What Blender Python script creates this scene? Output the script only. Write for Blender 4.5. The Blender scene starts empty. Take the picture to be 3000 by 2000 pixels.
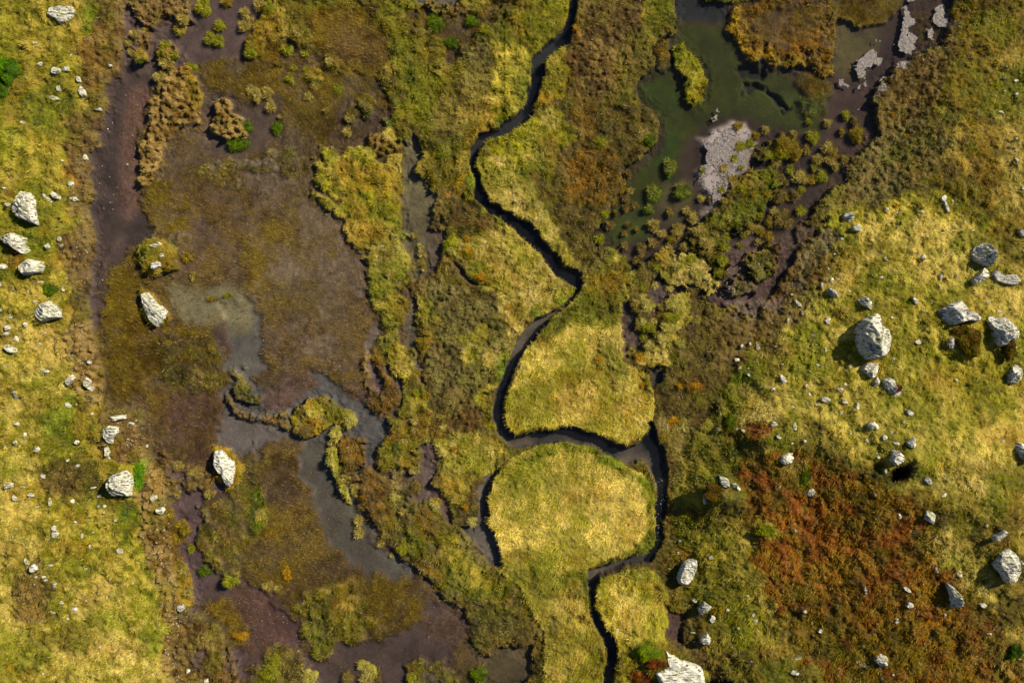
import bpy, math, random
import numpy as np
C = bpy.context.scene.collection
sc = bpy.context.scene
R = math.radians
# ------------------------------------------------------------------ camera, sky, sun
HC = 55.0                       # drone height above the marsh, looking straight down
PPM = 39.2                      # layout units (photo plan units) per metre
W0, H0 = 2352.0, 1568.0
cam = bpy.data.objects.new('camera', bpy.data.cameras.new('camera')); C.objects.link(cam)
cam.location = (0, 0, HC); cam.rotation_euler = (0, 0, 0)
cam.data.sensor_width = 36; cam.data.lens = 36 * HC / (W0 / PPM)
cam.data.clip_end = 2000; sc.camera = cam
SUN_EL, SUN_AZ = 39.0, 33.0     # azimuth counter-clockwise from +X (photo right)
w = bpy.data.worlds.new('World'); sc.world = w; w.use_nodes = True
nt = w.node_tree; bg = nt.nodes['Background']; bg.inputs[1].default_value = 0.055
sky = nt.nodes.new('ShaderNodeTexSky'); sky.sky_type = 'NISHITA'; sky.sun_disc = False
sky.sun_elevation = R(SUN_EL); sky.sun_rotation = R(90 - SUN_AZ); sky.altitude = 2000
nt.links.new(sky.outputs[0], bg.inputs[0])
sl = bpy.data.lights.new('sun', 'SUN'); sl.energy = 5.0; sl.angle = R(0.5); sl.color = (1, .915, .735)
sun = bpy.data.objects.new('sun', sl); C.objects.link(sun)
sun.rotation_euler = (R(90 - SUN_EL), 0, R(SUN_AZ + 90))
sc.view_settings.view_transform = 'Standard'; sc.view_settings.look = 'None'
sc.view_settings.exposure = 1.4; sc.view_settings.gamma = 1

rng = np.random.default_rng(7); random.seed(5)
# ------------------------------------------------------------------ noise
_T = np.random.default_rng(11).random((8, 256, 256)).astype(np.float32)
def vn(X, Y, s, k=0):
    x = X / s + 37.3 * k; y = Y / s + 91.7 * k
    xi = np.floor(x).astype(np.int32); yi = np.floor(y).astype(np.int32)
    fx = (x - xi).astype(np.float32); fy = (y - yi).astype(np.float32)
    fx = fx * fx * (3 - 2 * fx); fy = fy * fy * (3 - 2 * fy)
    t = _T[k % 8]; a = xi & 255; b = yi & 255; a1 = (a + 1) & 255; b1 = (b + 1) & 255
    return (t[a, b] * (1 - fx) + t[a1, b] * fx) * (1 - fy) + (t[a, b1] * (1 - fx) + t[a1, b1] * fx) * fy
def fbm(X, Y, s, k=0, o=4, g=0.5):
    r = 0; a = 1; n = 0
    for i in range(o):
        r = r + a * vn(X, Y, s / 2 ** i, k + i); n += a; a *= g
    return r / n
def worley(X, Y, s, k=0):
    x = X / s; y = Y / s; xi = np.floor(x).astype(np.int32); yi = np.floor(y).astype(np.int32)
    best = np.full(X.shape, 9., np.float32); idr = np.zeros(X.shape, np.float32)
    for i in (-1, 0, 1):
        for j in (-1, 0, 1):
            a = (xi + i) & 255; b = (yi + j) & 255
            px = xi + i + _T[k % 8][a, b]; py = yi + j + _T[(k + 1) % 8][a, b]
            d = np.hypot(x - px, y - py).astype(np.float32); m = d < best
            best = np.where(m, d, best); idr = np.where(m, _T[(k + 2) % 8][a, b], idr)
    return best, idr
def sm(a, b, x):
    t = np.clip((x - a) / (b - a), 0, 1); return t * t * (3 - 2 * t)
def boxblur(M, r):
    r = int(r)
    if r < 1: return M
    for _ in range(2):
        for ax in (0, 1):
            P = np.pad(M, [(r + 1, r) if i == ax else (0, 0) for i in (0, 1)], mode='edge')
            c = np.cumsum(P, axis=ax, dtype=np.float64)
            n = M.shape[ax]
            if ax == 0: M = ((c[2 * r + 1:2 * r + 1 + n] - c[:n]) / (2 * r + 1)).astype(np.float32)
            else: M = ((c[:, 2 * r + 1:2 * r + 1 + n] - c[:, :n]) / (2 * r + 1)).astype(np.float32)
    return M
def lin(c):
    c = np.asarray(c, float) / 255
    return np.where(c <= .04045, c / 12.92, ((c + .055) / 1.055) ** 2.4)

# ------------------------------------------------------------------ ground grid (non-uniform: 5 cm where it is seen, coarse to the horizon)
D = 0.05; XL, YL = 34.0, 24.0
xi = np.arange(-XL, XL + 1e-6, D); yi = np.arange(-YL, YL + 1e-6, D)
NX, NY = len(xi), len(yi)
X, Y = np.meshgrid(xi, yi, indexing='ij'); X = X.astype(np.float32); Y = Y.astype(np.float32)
def T(c, r, pts):                # plan units from survey tile c,r (each tile is 588 x 522.7 units, drawn at 1:3)
    return [(588 * c + x / 2.998, 522.7 * r + y / 2.998) for x, y in pts]
def toworld0(u, v): return ((u - W0 / 2) / PPM, (H0 / 2 - v) / PPM)
def pip(U, V, poly):
    m = np.zeros(U.shape, bool); n = len(poly)
    for i in range(n):
        x1, y1 = poly[i]; x2, y2 = poly[(i + 1) % n]
        if y1 == y2: continue
        c = ((y1 > V) != (y2 > V)) & (U < (x2 - x1) * (V - y1) / (y2 - y1) + x1)
        m ^= c
    return m
U0 = X * PPM + W0 / 2; V0 = H0 / 2 - Y * PPM
LEFT = [(-900,-900),(268,-900),(268,0),(290,30),(290,60),(277,90),(277,130),(268,170),(250,200),(246,260),(230,285),(230,330),(212,360),(210,417),(216,450),(207,483),(220,523),(225,560),(210,620),(205,680),(215,745),(230,800),(235,870),(228,945),(290,940),(330,1000),(345,1060),(385,1140),(405,1200),(415,1270),(440,1330),(450,1400),(420,1430),(400,1500),(410,1568),(410,2400),(-900,2400)]
RIGHT = [(2230,-900),(2200,0),(2190,60),(2120,200),(2080,300),(2040,400),(1980,440),(1960,480),(1900,560),(1850,640),(1800,700),(1720,790),(1690,850),(1640,930),(1600,980),(1560,1060),(1545,1150),(1550,1220),(1570,1300),(1590,1370),(1600,1440),(1640,1568),(1660,2400),(3300,2400),(3300,-900)]
def gau(u, v, ru, rv, a=0):
    ca, sa = math.cos(R(a)), math.sin(R(a)); du = U0 - u; dv = V0 - v
    return np.exp(-(((du * ca + dv * sa) / ru) ** 2 + ((-du * sa + dv * ca) / rv) ** 2))
HM = np.clip((boxblur(pip(U0, V0, LEFT).astype(np.float32), 26) - .45) / .55, 0, 1) ** 1.2 * 0.3 + np.clip((boxblur(pip(U0, V0, RIGHT).astype(np.float32), 34) - .40) / .6, 0, 1) ** 1.2 * 0.9
HM += 2.3 * gau(2110, 1110, 330, 220, 35) + .5 * gau(2200, 750, 200, 160) + .35 * gau(60, 520, 120, 260) + .35 * gau(120, 1250, 160, 200)
HM += .25 * gau(1900, 560, 120, 60, -35)
KN = [(1640,1125,44,42,.75),(1745,1010,52,60,.6),(1790,960,60,40,.35),(1500,1500,66,60,.7),(1990,780,60,60,.15),(2180,770,70,60,.3),(2290,780,50,60,.25),(2040,1045,36,22,.45),(1610,1450,36,30,.3),
      (365,590,42,44,.45),(352,705,26,46,.15),(270,985,46,40,.5),(515,1075,28,30,.1),(1750,1180,70,90,.4),(2200,1000,160,60,.3),(1830,1330,120,70,.3),(2080,1400,120,80,.35),(1960,1250,60,120,.25),(2240,1180,60,120,.3)]
for u, v, a, b, h in KN: HM += 1.35 * h * gau(u, v, a, b).astype(np.float32)
und = fbm(X, Y, 4.5, 3, 3) - .5
S = HC / (HC - HM) * PPM
U = X * S + W0 / 2; V = H0 / 2 - Y * S
wx = (fbm(X, Y, .9, 1, 4, .6) - .5) * 34 + (fbm(X, Y, .3, 3, 3, .7) - .5) * 16; wy = (fbm(X, Y, .9, 5, 4, .6) - .5) * 34 + (fbm(X, Y, .3, 6, 3, .7) - .5) * 16
def gh(x, y, F):                 # bilinear lookup of a field
    fx = (np.asarray(x) + XL) / D; fy = (np.asarray(y) + YL) / D
    i = np.clip(fx.astype(int) if hasattr(fx, 'astype') else int(fx), 0, NX - 2); j = np.clip(fy.astype(int) if hasattr(fy, 'astype') else int(fy), 0, NY - 2)
    fx = np.clip(fx - i, 0, 1); fy = np.clip(fy - j, 0, 1)
    return (F[i, j] * (1 - fx) + F[i + 1, j] * fx) * (1 - fy) + (F[i, j + 1] * (1 - fx) + F[i + 1, j + 1] * fx) * fy
def toworld(u, v):
    x, y = toworld0(u, v)
    for _ in range(4):
        h = float(gh(np.array(x), np.array(y), HM)); k = (HC - h) / HC
        x0, y0 = toworld0(u, v); x, y = x0 * k, y0 * k
    return x, y

# ------------------------------------------------------------------ painted fields
col = lambda c: np.array(lin(c), np.float32)
VG = np.zeros((NX, NY, 3), np.float32); V2 = VG.copy(); G = VG.copy()
DN = np.zeros((NX, NY), np.float32); LN = DN.copy(); T1 = DN.copy(); T2 = DN.copy(); H = DN.copy(); CL = np.zeros((NX, NY), np.int8)
#        v, v2, density, length, hummock amp, clump amp, class
ST = {
 'olive':  ((106,98,24),(62,56,10),.9,.20,.03,.17,0),
 'oliveb': ((116,102,40),(76,66,24),.8,.17,.04,.08,1),
 'meadow': ((196,180,74),(122,120,22),1,.18,.05,.14,0),
 'straw':  ((212,192,116),(150,138,52),1,.20,.05,.09,0),
 'island': ((214,194,104),(172,158,62),1,.22,.02,.05,0),
 'lime':   ((154,152,28),(106,110,8),1,.22,.03,.14,0),
 'vivid':  ((106,136,6),(66,92,4),1,.20,.03,.10,0),
 'dkgreen':((86,96,6),(52,62,2),1,.24,.02,.12,0),
 'gold':   ((160,130,28),(108,90,10),.95,.2,.05,.12,0),
 'ochre':  ((150,110,28),(104,80,14),.95,.2,.05,.10,1),
 'orange': ((206,130,20),(150,90,14),1,.16,.06,.06,1),
 'brown':  ((144,118,68),(92,66,32),.85,.16,.09,.07,1),
 'brownl': ((160,128,76),(112,84,48),.9,.16,.11,.06,1),
 'hummock':((186,152,84),(132,98,38),1,.14,.18,.04,1),
 'grey':   ((146,136,88),(104,92,56),.9,.17,.10,.08,1),
 'rust':   ((170,116,30),(112,78,14),1,.14,.06,.14,3),
 'red':    ((164,90,26),(116,58,14),1,.14,.07,.14,3),
 'reed':   ((132,110,68),(88,70,42),.36,.17,0,0,2),
 'reedo':  ((138,112,30),(98,74,16),.66,.18,.02,.02,2),
 'reedd':  ((130,104,62),(86,66,38),.55,.17,.01,.01,2),
 'reedr':  ((122,94,58),(88,66,44),.5,.13,.02,.01,2),
 'bare':   ((120,96,60),(90,70,50),.05,.10,0,0,2),
 'moss':   ((130,112,28),(140,92,20),1,.08,.10,.04,1),
}
MUD = (78,62,54); PURP = (78,64,62); SILT = (128,120,108); SILTY = (118,106,66); ALG = (50,57,0); DEEP = (34,36,40); PEAT = (62,48,34); STREAM = (70,66,62)
nU = U + wx; nV = V + wy
def mask(poly, feather=3, warp=1.0):
    pu = [p[0] for p in poly]; pv = [p[1] for p in poly]; pad = feather * 2.2 + 26
    x0, y1 = toworld0(min(pu) - pad, min(pv) - pad); x1, y0 = toworld0(max(pu) + pad, max(pv) + pad)
    i0 = max(0, int((x0 * .90 if x0 > 0 else x0 * 1.0) / D + XL / D) - 2); i1 = min(NX, int((x1 if x1 > 0 else x1 * .90) / D + XL / D) + 3)
    j0 = max(0, int((y0 * .90 if y0 > 0 else y0) / D + YL / D) - 2); j1 = min(NY, int((y1 if y1 > 0 else y1 * .90) / D + YL / D) + 3)
    if i1 <= i0 or j1 <= j0: return None
    sl = (slice(i0, i1), slice(j0, j1))
    m = pip(U[sl] + wx[sl] * warp, V[sl] + wy[sl] * warp, poly).astype(np.float32)
    return sl, boxblur(m, feather / 1.96 / 1.6)
def ell(u, v, a, b, rot=0, n=22):
    r = R(rot); return [(u + a * math.cos(t) * math.cos(r) - b * math.sin(t) * math.sin(r), v + a * math.cos(t) * math.sin(r) + b * math.sin(t) * math.cos(r)) for t in [2 * math.pi * i / n for i in range(n)]]
def paint(poly, style=None, h=None, g=None, f=3, warp=1.0, op=1.0, hf=None, d=None, br=1.0):
    r = mask(poly, f, warp)
    if r is None: return
    sl, m = r; m = m * op
    if style:
        v, v2, dn, L, t1, t2, c = ST[style]
        if d is not None: dn = d
        m3 = m[..., None]
        VG[sl] += (col(v) * br - VG[sl]) * m3; V2[sl] += (col(v2) * br - V2[sl]) * m3
        DN[sl] += (dn - DN[sl]) * m; LN[sl] += (L - LN[sl]) * m; T1[sl] += (t1 - T1[sl]) * m; T2[sl] += (t2 - T2[sl]) * m
        CL[sl] = np.where(m > .5 * op + .01, c, CL[sl]) if op > .6 else CL[sl]
    if g is not None: g = [c * .72 for c in g]; G[sl] += (col(g) - G[sl]) * m[..., None]
    if h is not None:
        if hf is not None: sl, m = mask(poly, hf, warp); m = m * op
        H[sl] += (h - H[sl]) * m
def water(poly, g, h=-.16, f=3, d=None, style='bare', **k):
    if f >= 6: k.setdefault('warp', 1.9)
    paint(poly, style, h=h, g=g, f=f, d=d, **k)
ALL = [(-900,-900),(3300,-900),(3300,2500),(-900,2500)]
PE = (96,72,40)
paint(ALL, 'oliveb', h=.14, g=PE, f=0)
# ---- left marsh: shallow water over mud with drowned sedge
paint([(262,-900),(600,-900),(640,0),(640,90),(700,110),(760,150),(820,170),(870,180),(890,230),(905,290),(930,330),(925,420),(940,560),(960,640),(1000,700),(1000,1000),(1040,1080),(1130,1120),(1150,1290),(1110,1300),(1100,1500),(1180,1470),(1230,1500),(1220,2400),(380,2400),(380,1500),(400,1200),(330,1000),(240,940),(180,700),(180,400),(262,170)], 'reed', h=-.035, g=(98,78,58), f=6)
# darker / lighter areas of drowned sedge
for p, s, dn, g_ in [
  ([(330,420),(420,300),(560,250),(640,300),(700,360),(720,420),(790,500),(830,570),(850,640),(860,760),(850,850),(800,880),(700,850),(600,840),(560,760),(590,690),(560,640),(450,640),(420,560),(380,520)], 'reedd', .42, (112,92,78)),
  ([(440,110),(620,110),(760,160),(900,200),(900,270),(780,300),(700,350),(620,380),(560,330),(480,300),(470,200)], 'reedo', .45, (92,76,66)),
  ([(560,370),(640,350),(700,420),(760,500),(820,580),(840,700),(820,830),(700,830),(640,760),(620,620),(580,500)], 'reedd', .30, (126,108,92)),
  ([(230,760),(270,600),(320,560),(400,620),(420,720),(520,760),(510,850),(500,930),(430,960),(330,940),(240,900)], 'reedo', .75, (84,66,40)),
  ([(340,620),(400,640),(420,760),(330,800),(300,740)], 'reedo', .35, (104,84,66)),
  ([(290,870),(400,820),(440,880),(400,940),(330,930)], 'reedo', .35, (100,82,64)),
  ([(360,910),(500,900),(500,1000),(490,1080),(420,1100),(360,1040)], 'reedr', .5, (100,72,68)),
  ([(570,500),(640,500),(700,640),(640,760),(580,720),(560,600)], 'reedo', .4, (118,100,74)),
  ([(560,1100),(610,1040),(690,1060),(720,1150),(780,1260),(900,1300),(960,1330),(980,1420),(930,1480),(820,1480),(700,1400),(620,1380),(560,1250)], 'reedo', .6, (92,74,56)),
  ([(570,1070),(680,1040),(700,1120),(690,1180),(600,1180),(560,1130)], 'reedd', .6, (84,66,54)),
  ([(640,1180),(760,1200),(860,1290),(900,1400),(820,1460),(700,1400)], 'reedd', .6, (82,64,44)),
  ([(830,1320),(950,1330),(970,1430),(920,1480),(840,1450)], 'reedo', .75, (92,76,44)),
  ([(420,700),(520,660),(560,690),(600,720),(560,760),(520,760),(440,730)], 'reed', .12, (146,138,112)),
  ([(640,560),(720,590),(700,650),(620,640)], 'reedd', .2, (140,122,104)),
]: paint(p, s, g=g_, d=dn, f=22, warp=1.4)
# ---- open mud water of the left marsh
water([(268,170),(290,150),(350,160),(357,190),(345,262),(318,330),(316,420),(330,470),(350,520),(340,550),(300,570),(262,600),(245,680),(225,745),(205,745),(180,680),(180,400),(240,250)], PURP, f=6, d=.02)
paint([(300,190),(350,190),(345,262),(318,330),(316,420),(328,470),(280,520),(270,400),(285,280)], 'reedr', g=(118,88,80), d=.16, f=14)
water([(235,560),(300,560),(262,600),(250,700),(215,760),(190,700),(200,600)], (96,78,78), f=8, d=.10)
water([(285,20),(330,30),(370,60),(390,50),(430,60),(440,-40),(640,-40),(600,60),(560,130),(450,140),(440,160),(400,160),(350,170),(290,150),(275,110)], (98,80,78), f=5, d=.03)
water([(480,200),(570,240),(640,230),(640,320),(560,360),(470,330),(460,280)], (98,82,74), f=14, d=.10)
water([(510,700),(570,690),(600,740),(590,880),(640,900),(700,870),(740,860),(800,890),(850,930),(895,980),(890,1020),(870,1060),(840,1060),(820,1130),(830,1200),(870,1260),(930,1290),(960,1320),(900,1330),(830,1290),(770,1240),(730,1180),(700,1100),(690,1010),(640,1000),(560,1000),(500,960),(500,900),(520,840),(530,780)], (98,96,96), f=9, d=.07)  # blue-grey bed colour stands in for sky sheen on these pools
water([(710,850),(760,870),(830,920),(890,980),(885,1030),(850,1070),(835,1010),(800,950),(740,910),(700,880)], (98,96,98), f=5, d=.0)
water([(500,940),(560,965),(660,975),(690,1000),(640,1010),(560,1040),(520,1050),(500,1020)], (110,102,100), f=6, d=.02)
water([(690,1010),(750,1020),(760,1080),(810,1110),(830,1160),(820,1210),(860,1260),(800,1240),(740,1180),(705,1100)], (100,98,88), f=7, d=.05)
water([(505,690),(575,690),(600,760),(600,850),(560,880),(520,850),(530,780)], (104,102,98), f=9, d=.04)
water([(700,1040),(760,1100),(830,1230),(930,1310),(900,1340),(800,1290),(720,1190)], (92,88,82), f=12, d=.08)
paint([(380,640),(450,660),(540,660),(590,690),(570,760),(520,770),(500,740),(420,740),(390,700)], 'reed', g=(144,138,108), d=.12, f=14)
paint([(470,750),(520,740),(530,800),(515,830)], 'reed', g=(84,66,70), d=.1, f=8)
paint([(600,900),(660,860),(710,850),(730,880),(690,920),(660,950),(600,940)], 'reedr', g=(104,82,80), d=.25, f=6)
paint([(780,870),(830,880),(850,910),(820,925),(790,900)], 'reedr', g=(104,82,80), d=.25, f=6)
water([(385,1060),(470,1080),(500,1060),(520,1120),(480,1160),(470,1200),(480,1290),(520,1310),(570,1330),(620,1380),(680,1420),(690,1470),(650,1500),(600,1500),(560,1520),(540,1600),(500,2400),(470,1600),(450,1480),(440,1380),(420,1290),(410,1200),(395,1140)], (98,78,80), f=6, d=.03)
paint([(540,1330),(640,1370),(690,1450),(660,1500),(560,1500),(520,1400)], 'reedr', g=(100,72,68), d=.12, f=14)
water([(760,1480),(830,1470),(960,1440),(1060,1370),(1080,1400),(1060,1460),(1010,1560),(1000,2400),(560,2400),(600,1510),(700,1510)], (84,68,66), f=8, d=.08)
paint([(980,1340),(1060,1300),(1110,1340),(1100,1420),(1060,1480),(1000,1480),(960,1430)], 'reedd', g=(100,78,72), d=.35, f=12)
paint([(455,1390),(520,1370),(580,1440),(570,1480),(500,1500),(450,1480)], 'reedo', g=(76,66,40), d=.6, f=10)
# denser olive sedge mats of the left marsh
for p, s, h_, f_ in [
  ([(230,760),(262,620),(290,590),(330,600),(360,660),(350,720),(300,760),(270,830),(230,860)], 'reedo', -.03, 8),
  ([(350,790),(420,760),(480,770),(510,800),(512,850),(500,900),(450,900),(380,880)], 'oliveb', -.01, 10),
  ([(330,440),(400,440),(440,500),(430,560),(380,560),(345,510)], 'oliveb', -.01, 8),
  (T(0,0,[(960,1250),(1080,1200),(1200,1280),(1340,1450),(1330,1600),(1100,1600),(1000,1400)]), 'reedo', -.02, 8),
  ([(430,380),(520,370),(600,360),(680,340),(700,360),(705,400),(690,420),(600,390),(520,400),(560,430),(500,430)], 'oliveb', -.01, 7),
  ([(520,850),(545,850),(600,905),(580,915),(540,900)], 'oliveb', .03, 5),
  ([(510,900),(540,925),(620,950),(665,960),(660,978),(600,970),(540,950),(512,930)], 'brownl', .04, 4),
  ([(400,1060),(470,1060),(500,1100),(490,1130),(440,1130),(395,1100)], 'brown', .0, 5),
  ([(560,1050),(600,1040),(610,1150),(590,1230),(560,1290),(530,1300),(490,1260),(480,1180),(520,1130),(550,1100)], 'oliveb', -.01, 9),
  ([(565,1120),(610,1120),(612,1200),(590,1220),(560,1180)], 'dkgreen', .02, 7),
  ([(460,1170),(500,1180),(500,1300),(550,1310),(545,1345),(520,1340),(470,1290),(450,1250)], 'olive', .0, 5),
  ([(690,1380),(760,1330),(840,1370),(860,1430),(830,1470),(770,1470),(760,1515),(720,1510),(700,1470)], 'olive', .01, 7),
  ([(600,1500),(660,1480),(700,1520),(740,1600),(600,1600),(560,1560)], 'oliveb', .0, 7),
  ([(940,1500),(1000,1500),(1050,1540),(1040,1620),(920,1620)], 'oliveb', .02, 6),
  ([(360,1010),(400,1060),(420,1090),(400,1200),(370,1150),(345,1080)], 'brown', .03, 5),
  ([(240,910),(300,930),(330,960),(330,1000),(290,960)], 'oliveb', .02, 6),
  ([(385,960),(440,985),(430,1010),(395,1000)], 'reed', -.05, 6),
]: paint(p, s, h=h_, f=f_, warp=1.5)
# ---- left bank
paint(LEFT, 'brown', h=.20, f=3, hf=10)
paint([(-900,-900),(205,-900),(205,0),(215,70),(190,130),(200,190),(215,240),(160,265),(160,330),(165,400),(160,470),(190,520),(140,560),(165,640),(175,720),(165,780),(190,850),(235,920),(245,980),(330,1000),(330,1050),(320,1130),(330,1200),(350,1270),(380,1340),(400,1400),(385,1480),(400,1600),(400,2400),(-900,2400)], 'meadow', f=10, warp=1.6, br=.78)
for p, s, o in [
  ([(-300,640),(150,740),(200,860),(230,950),(230,1030),(120,1000),(60,1200),(120,1300),(300,1340),(380,1420),(380,1900),(-300,1900)], 'straw', .42),
  ([(60,120),(200,150),(210,290),(150,330),(60,300),(0,200),(-200,100)], 'oliveb', .35),
  ([(215,60),(280,60),(250,200),(215,240),(190,130)], 'ochre', .55),
  ([(155,270),(225,290),(210,360),(165,370)], 'brown', .9),
  ([(170,20),(230,10),(225,110),(175,110)], 'ochre', .45),
  ([(195,0),(225,0),(215,80),(185,90)], 'vivid', .8),
  (ell(30,167,24,34), 'dkgreen', 1), (ell(10,215,18,26), 'dkgreen', .9), (ell(205,50,14,34), 'vivid', .8), (ell(165,228,20,22), 'dkgreen', .9), (ell(60,100,50,30), 'olive', .5),
  (ell(110,275,36,46), 'vivid', .45), (ell(30,330,36,46), 'vivid', .3), (ell(55,420,18,13), 'dkgreen', .7), (ell(92,425,18,16), 'dkgreen', .8), (ell(170,165,14,20), 'lime', .9), (ell(185,190,12,10), 'lime', .9),
  (ell(38,445,18,12), 'rust', .7), (ell(75,195,18,14), 'rust', .4), (ell(148,205,8,8), 'rust', .8), (ell(168,405,10,18), 'orange', 1), (ell(165,360,8,18), 'orange', .5), (ell(165,500,12,18), 'orange', .6), (ell(195,505,14,12), 'straw', .8),
  (ell(60,495,30,26), 'vivid', .6), (ell(120,665,24,20), 'vivid', .9), (ell(95,560,36,40), 'vivid', .35), (ell(50,600,16,26), 'rust', .8), (ell(58,640,14,10), 'rust', .8), (ell(160,600,24,30), 'brownl', .6), (ell(135,590,10,20), 'orange', .45), (ell(170,720,10,24), 'orange', .5),
  (ell(160,960,62,54), 'vivid', .75), (ell(150,1010,30,40), 'dkgreen', .5), (ell(20,560,30,50), 'oliveb', .3), (ell(140,780,40,50), 'brownl', .5), (ell(75,815,30,20), 'gold', .6),
  (ell(170,1090,72,44), 'oliveb', .85), (ell(155,1110,50,40), 'brown', .5), (ell(298,1195,22,52), 'vivid', 1), (ell(325,1090,14,40), 'vivid', 1), (ell(318,1085,8,20), 'orange', .5), (ell(270,1150,40,26), 'olive', .6),
  (ell(85,1360,48,78), 'brown', .7), (ell(75,1390,36,46), 'rust', .28), (ell(210,1370,40,30), 'brown', .5), (ell(345,1290,30,50), 'vivid', .4), (ell(360,1370,30,30), 'vivid', .4), (ell(250,1425,36,26), 'vivid', .5), (ell(350,1460,30,44), 'vivid', .55), (ell(70,1500,60,30), 'vivid', .4), (ell(190,1470,50,30), 'brown', .45), (ell(290,1490,50,30), 'brownl', .4), (ell(130,1460,50,20), 'olive', .5), (ell(300,1530,60,30), 'straw', .8),
  (ell(20,770,24,30), 'brown', .6), (ell(10,900,30,40), 'gold', .4), (ell(230,620,16,60), 'brown', .8), (ell(200,560,26,40), 'brown', .6),
  (ell(62,820,60,20), 'meadow', .5), (ell(100,880,50,20), 'vivid', .3)]: paint(p, s, f=10, op=o, warp=1.8)
# stony strip on the left shore
paint([(165,740),(210,740),(235,850),(240,930),(200,940),(170,860),(150,790)], 'hummock', f=9, op=.75, warp=1.6)
paint([(345,1060),(370,1100),(395,1200),(400,1280),(430,1340),(430,1420),(400,1480),(420,1600),(385,1600),(385,1480),(385,1420),(360,1330),(330,1230),(320,1140)], 'hummock', f=8, op=.85, warp=1.4)
paint([(388,1130),(410,1190),(430,1300),(442,1380),(430,1410),(415,1340),(395,1240)], 'ochre', f=5, op=.8)
# ---- mounds and banks inside the left marsh
for p, s, h_ in [
  ([(305,-60),(432,-60),(430,0),(440,50),(428,62),(415,55),(400,40),(370,40),(355,70),(325,50),(300,10)], 'brownl', .12),
  ([(286,90),(310,75),(345,68),(350,100),(343,145),(322,148),(312,120),(290,118)], 'brownl', .10),
  ([(372,100),(392,96),(412,130),(405,160),(440,148),(448,175),(460,190),(465,230),(455,285),(420,292),(385,330),(368,380),(345,430),(322,425),(318,335),(345,315),(348,235),(370,200),(357,178),(378,160),(368,135)], 'hummock', .16),
  ([(493,230),(520,220),(533,235),(533,258),(560,268),(567,300),(565,315),(520,318),(482,310),(480,287),(497,262)], 'hummock', .16),
  ([(323,560),(345,545),(365,540),(400,560),(412,585),(412,620),(380,625),(355,640),(325,620),(316,590)], 'gold', .18),
  ([(320,668),(345,665),(375,700),(390,730),(372,750),(352,750),(330,720)], 'gold', .06),
  (T(0,2,[(1200,440),(1300,450),(1325,520),(1290,545),(1200,480)]), 'ochre', .10),
  ([(238,955),(300,950),(325,985),(345,1010),(330,1060),(280,1060),(240,1040),(235,990)], 'brownl', .22),
  (T(0,2,[(1215,710),(1290,740),(1310,800),(1330,940),(1340,1040),(1260,1000),(1230,850)]), 'gold', .12),
  (T(0,2,[(1340,1080),(1450,1130),(1560,1250),(1640,1400),(1640,1600),(1200,1600),(1180,1250),(1240,1060)]), 'brown', .06),
  ([(490,1025),(530,1030),(560,1070),(555,1100),(525,1125),(500,1100)], 'gold', .02),
]: paint(p, s, h=h_, f=3, hf=5, warp=.7)
paint([(440,150),(460,190),(463,240),(448,250),(430,200)], 'gold', f=5, op=.7)
paint([(366,100),(392,96),(392,150),(372,150)], 'gold', f=5, op=.7)
# ---- top centre olive sedge
paint([(618,-300),(610,40),(570,100),(575,135),(620,120),(680,95),(720,90),(745,130),(775,160),(850,155),(875,185),(880,215),(900,235),(918,262),(940,300),(965,293),(975,330),(965,400),(980,440),(1020,450),(1060,440),(1085,470),(1150,500),(1560,700),(1560,-300)], 'olive', h=.12, f=9, warp=1.4)
paint([(700,20),(850,20),(900,120),(880,180),(800,180),(720,110)], 'reedo', h=.02, f=16, warp=1.5, d=.9)
paint([(740,60),(880,70),(940,130),(860,170),(760,140)], 'reedd', f=18, warp=1.5, d=.8)
paint([(610,0),(650,0),(650,80),(600,110),(570,90)], 'gold', f=7, op=.8)
paint([(900,80),(950,80),(1010,140),(1015,200),(1030,240),(930,240),(900,200),(880,170)], 'olive', f=9)
paint(T(1,0,[(1080,100),(1250,70),(1450,90),(1600,40),(1700,0),(1763,60),(1600,160),(1540,300),(1430,330),(1400,420),(1300,430),(1280,300),(1180,200),(1100,190)]), 'reedo', h=-.04, g=(84,72,58), f=7, d=.35, warp=1.6)
water([(975,-40),(1068,-40),(1060,14),(1030,20),(980,15),(950,5)], (116,108,92), f=3)
paint([(970,14),(1000,12),(1050,22),(1078,10),(1090,22),(1050,38),(1010,36),(985,24)], 'brown', h=.12, f=3)
paint(T(1,0,[(1400,330),(1550,290),(1700,330),(1640,460),(1500,480),(1420,430)]), 'grey', f=8, op=.8)
paint(T(1,0,[(1420,480),(1600,500),(1640,700),(1500,760),(1480,900),(1460,980),(1300,1000),(1200,900),(1250,700),(1380,620)]), 'grey', f=12, op=.55)
paint(T(1,0,[(1650,60),(1800,0),(1800,500),(1650,480),(1600,260)]), 'olive', f=9)
paint(T(1,0,[(1640,400),(1740,300),(1800,330),(1800,440),(1700,450)]), 'gold', f=8, op=.6)
paint(T(2,0,[(0,0),(350,0),(370,80),(340,220),(300,290),(240,370),(130,400),(0,200)]), 'gold', f=8, op=.6)
paint(T(2,0,[(0,280),(130,400),(110,480),(145,560),(110,680),(90,800),(0,860),(-150,880),(-150,600),(-60,300)]), 'meadow', h=.16, f=6, warp=1)
paint(T(1,0,[(1560,650),(1700,640),(1740,700),(1720,880),(1600,900),(1540,980),(1460,1000),(1450,860),(1480,760)]), 'gold', h=.18, f=8, op=.9)
paint(T(1,0,[(1480,640),(1700,640),(1700,700),(1500,750)]), 'straw', f=8, op=.7)
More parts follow.
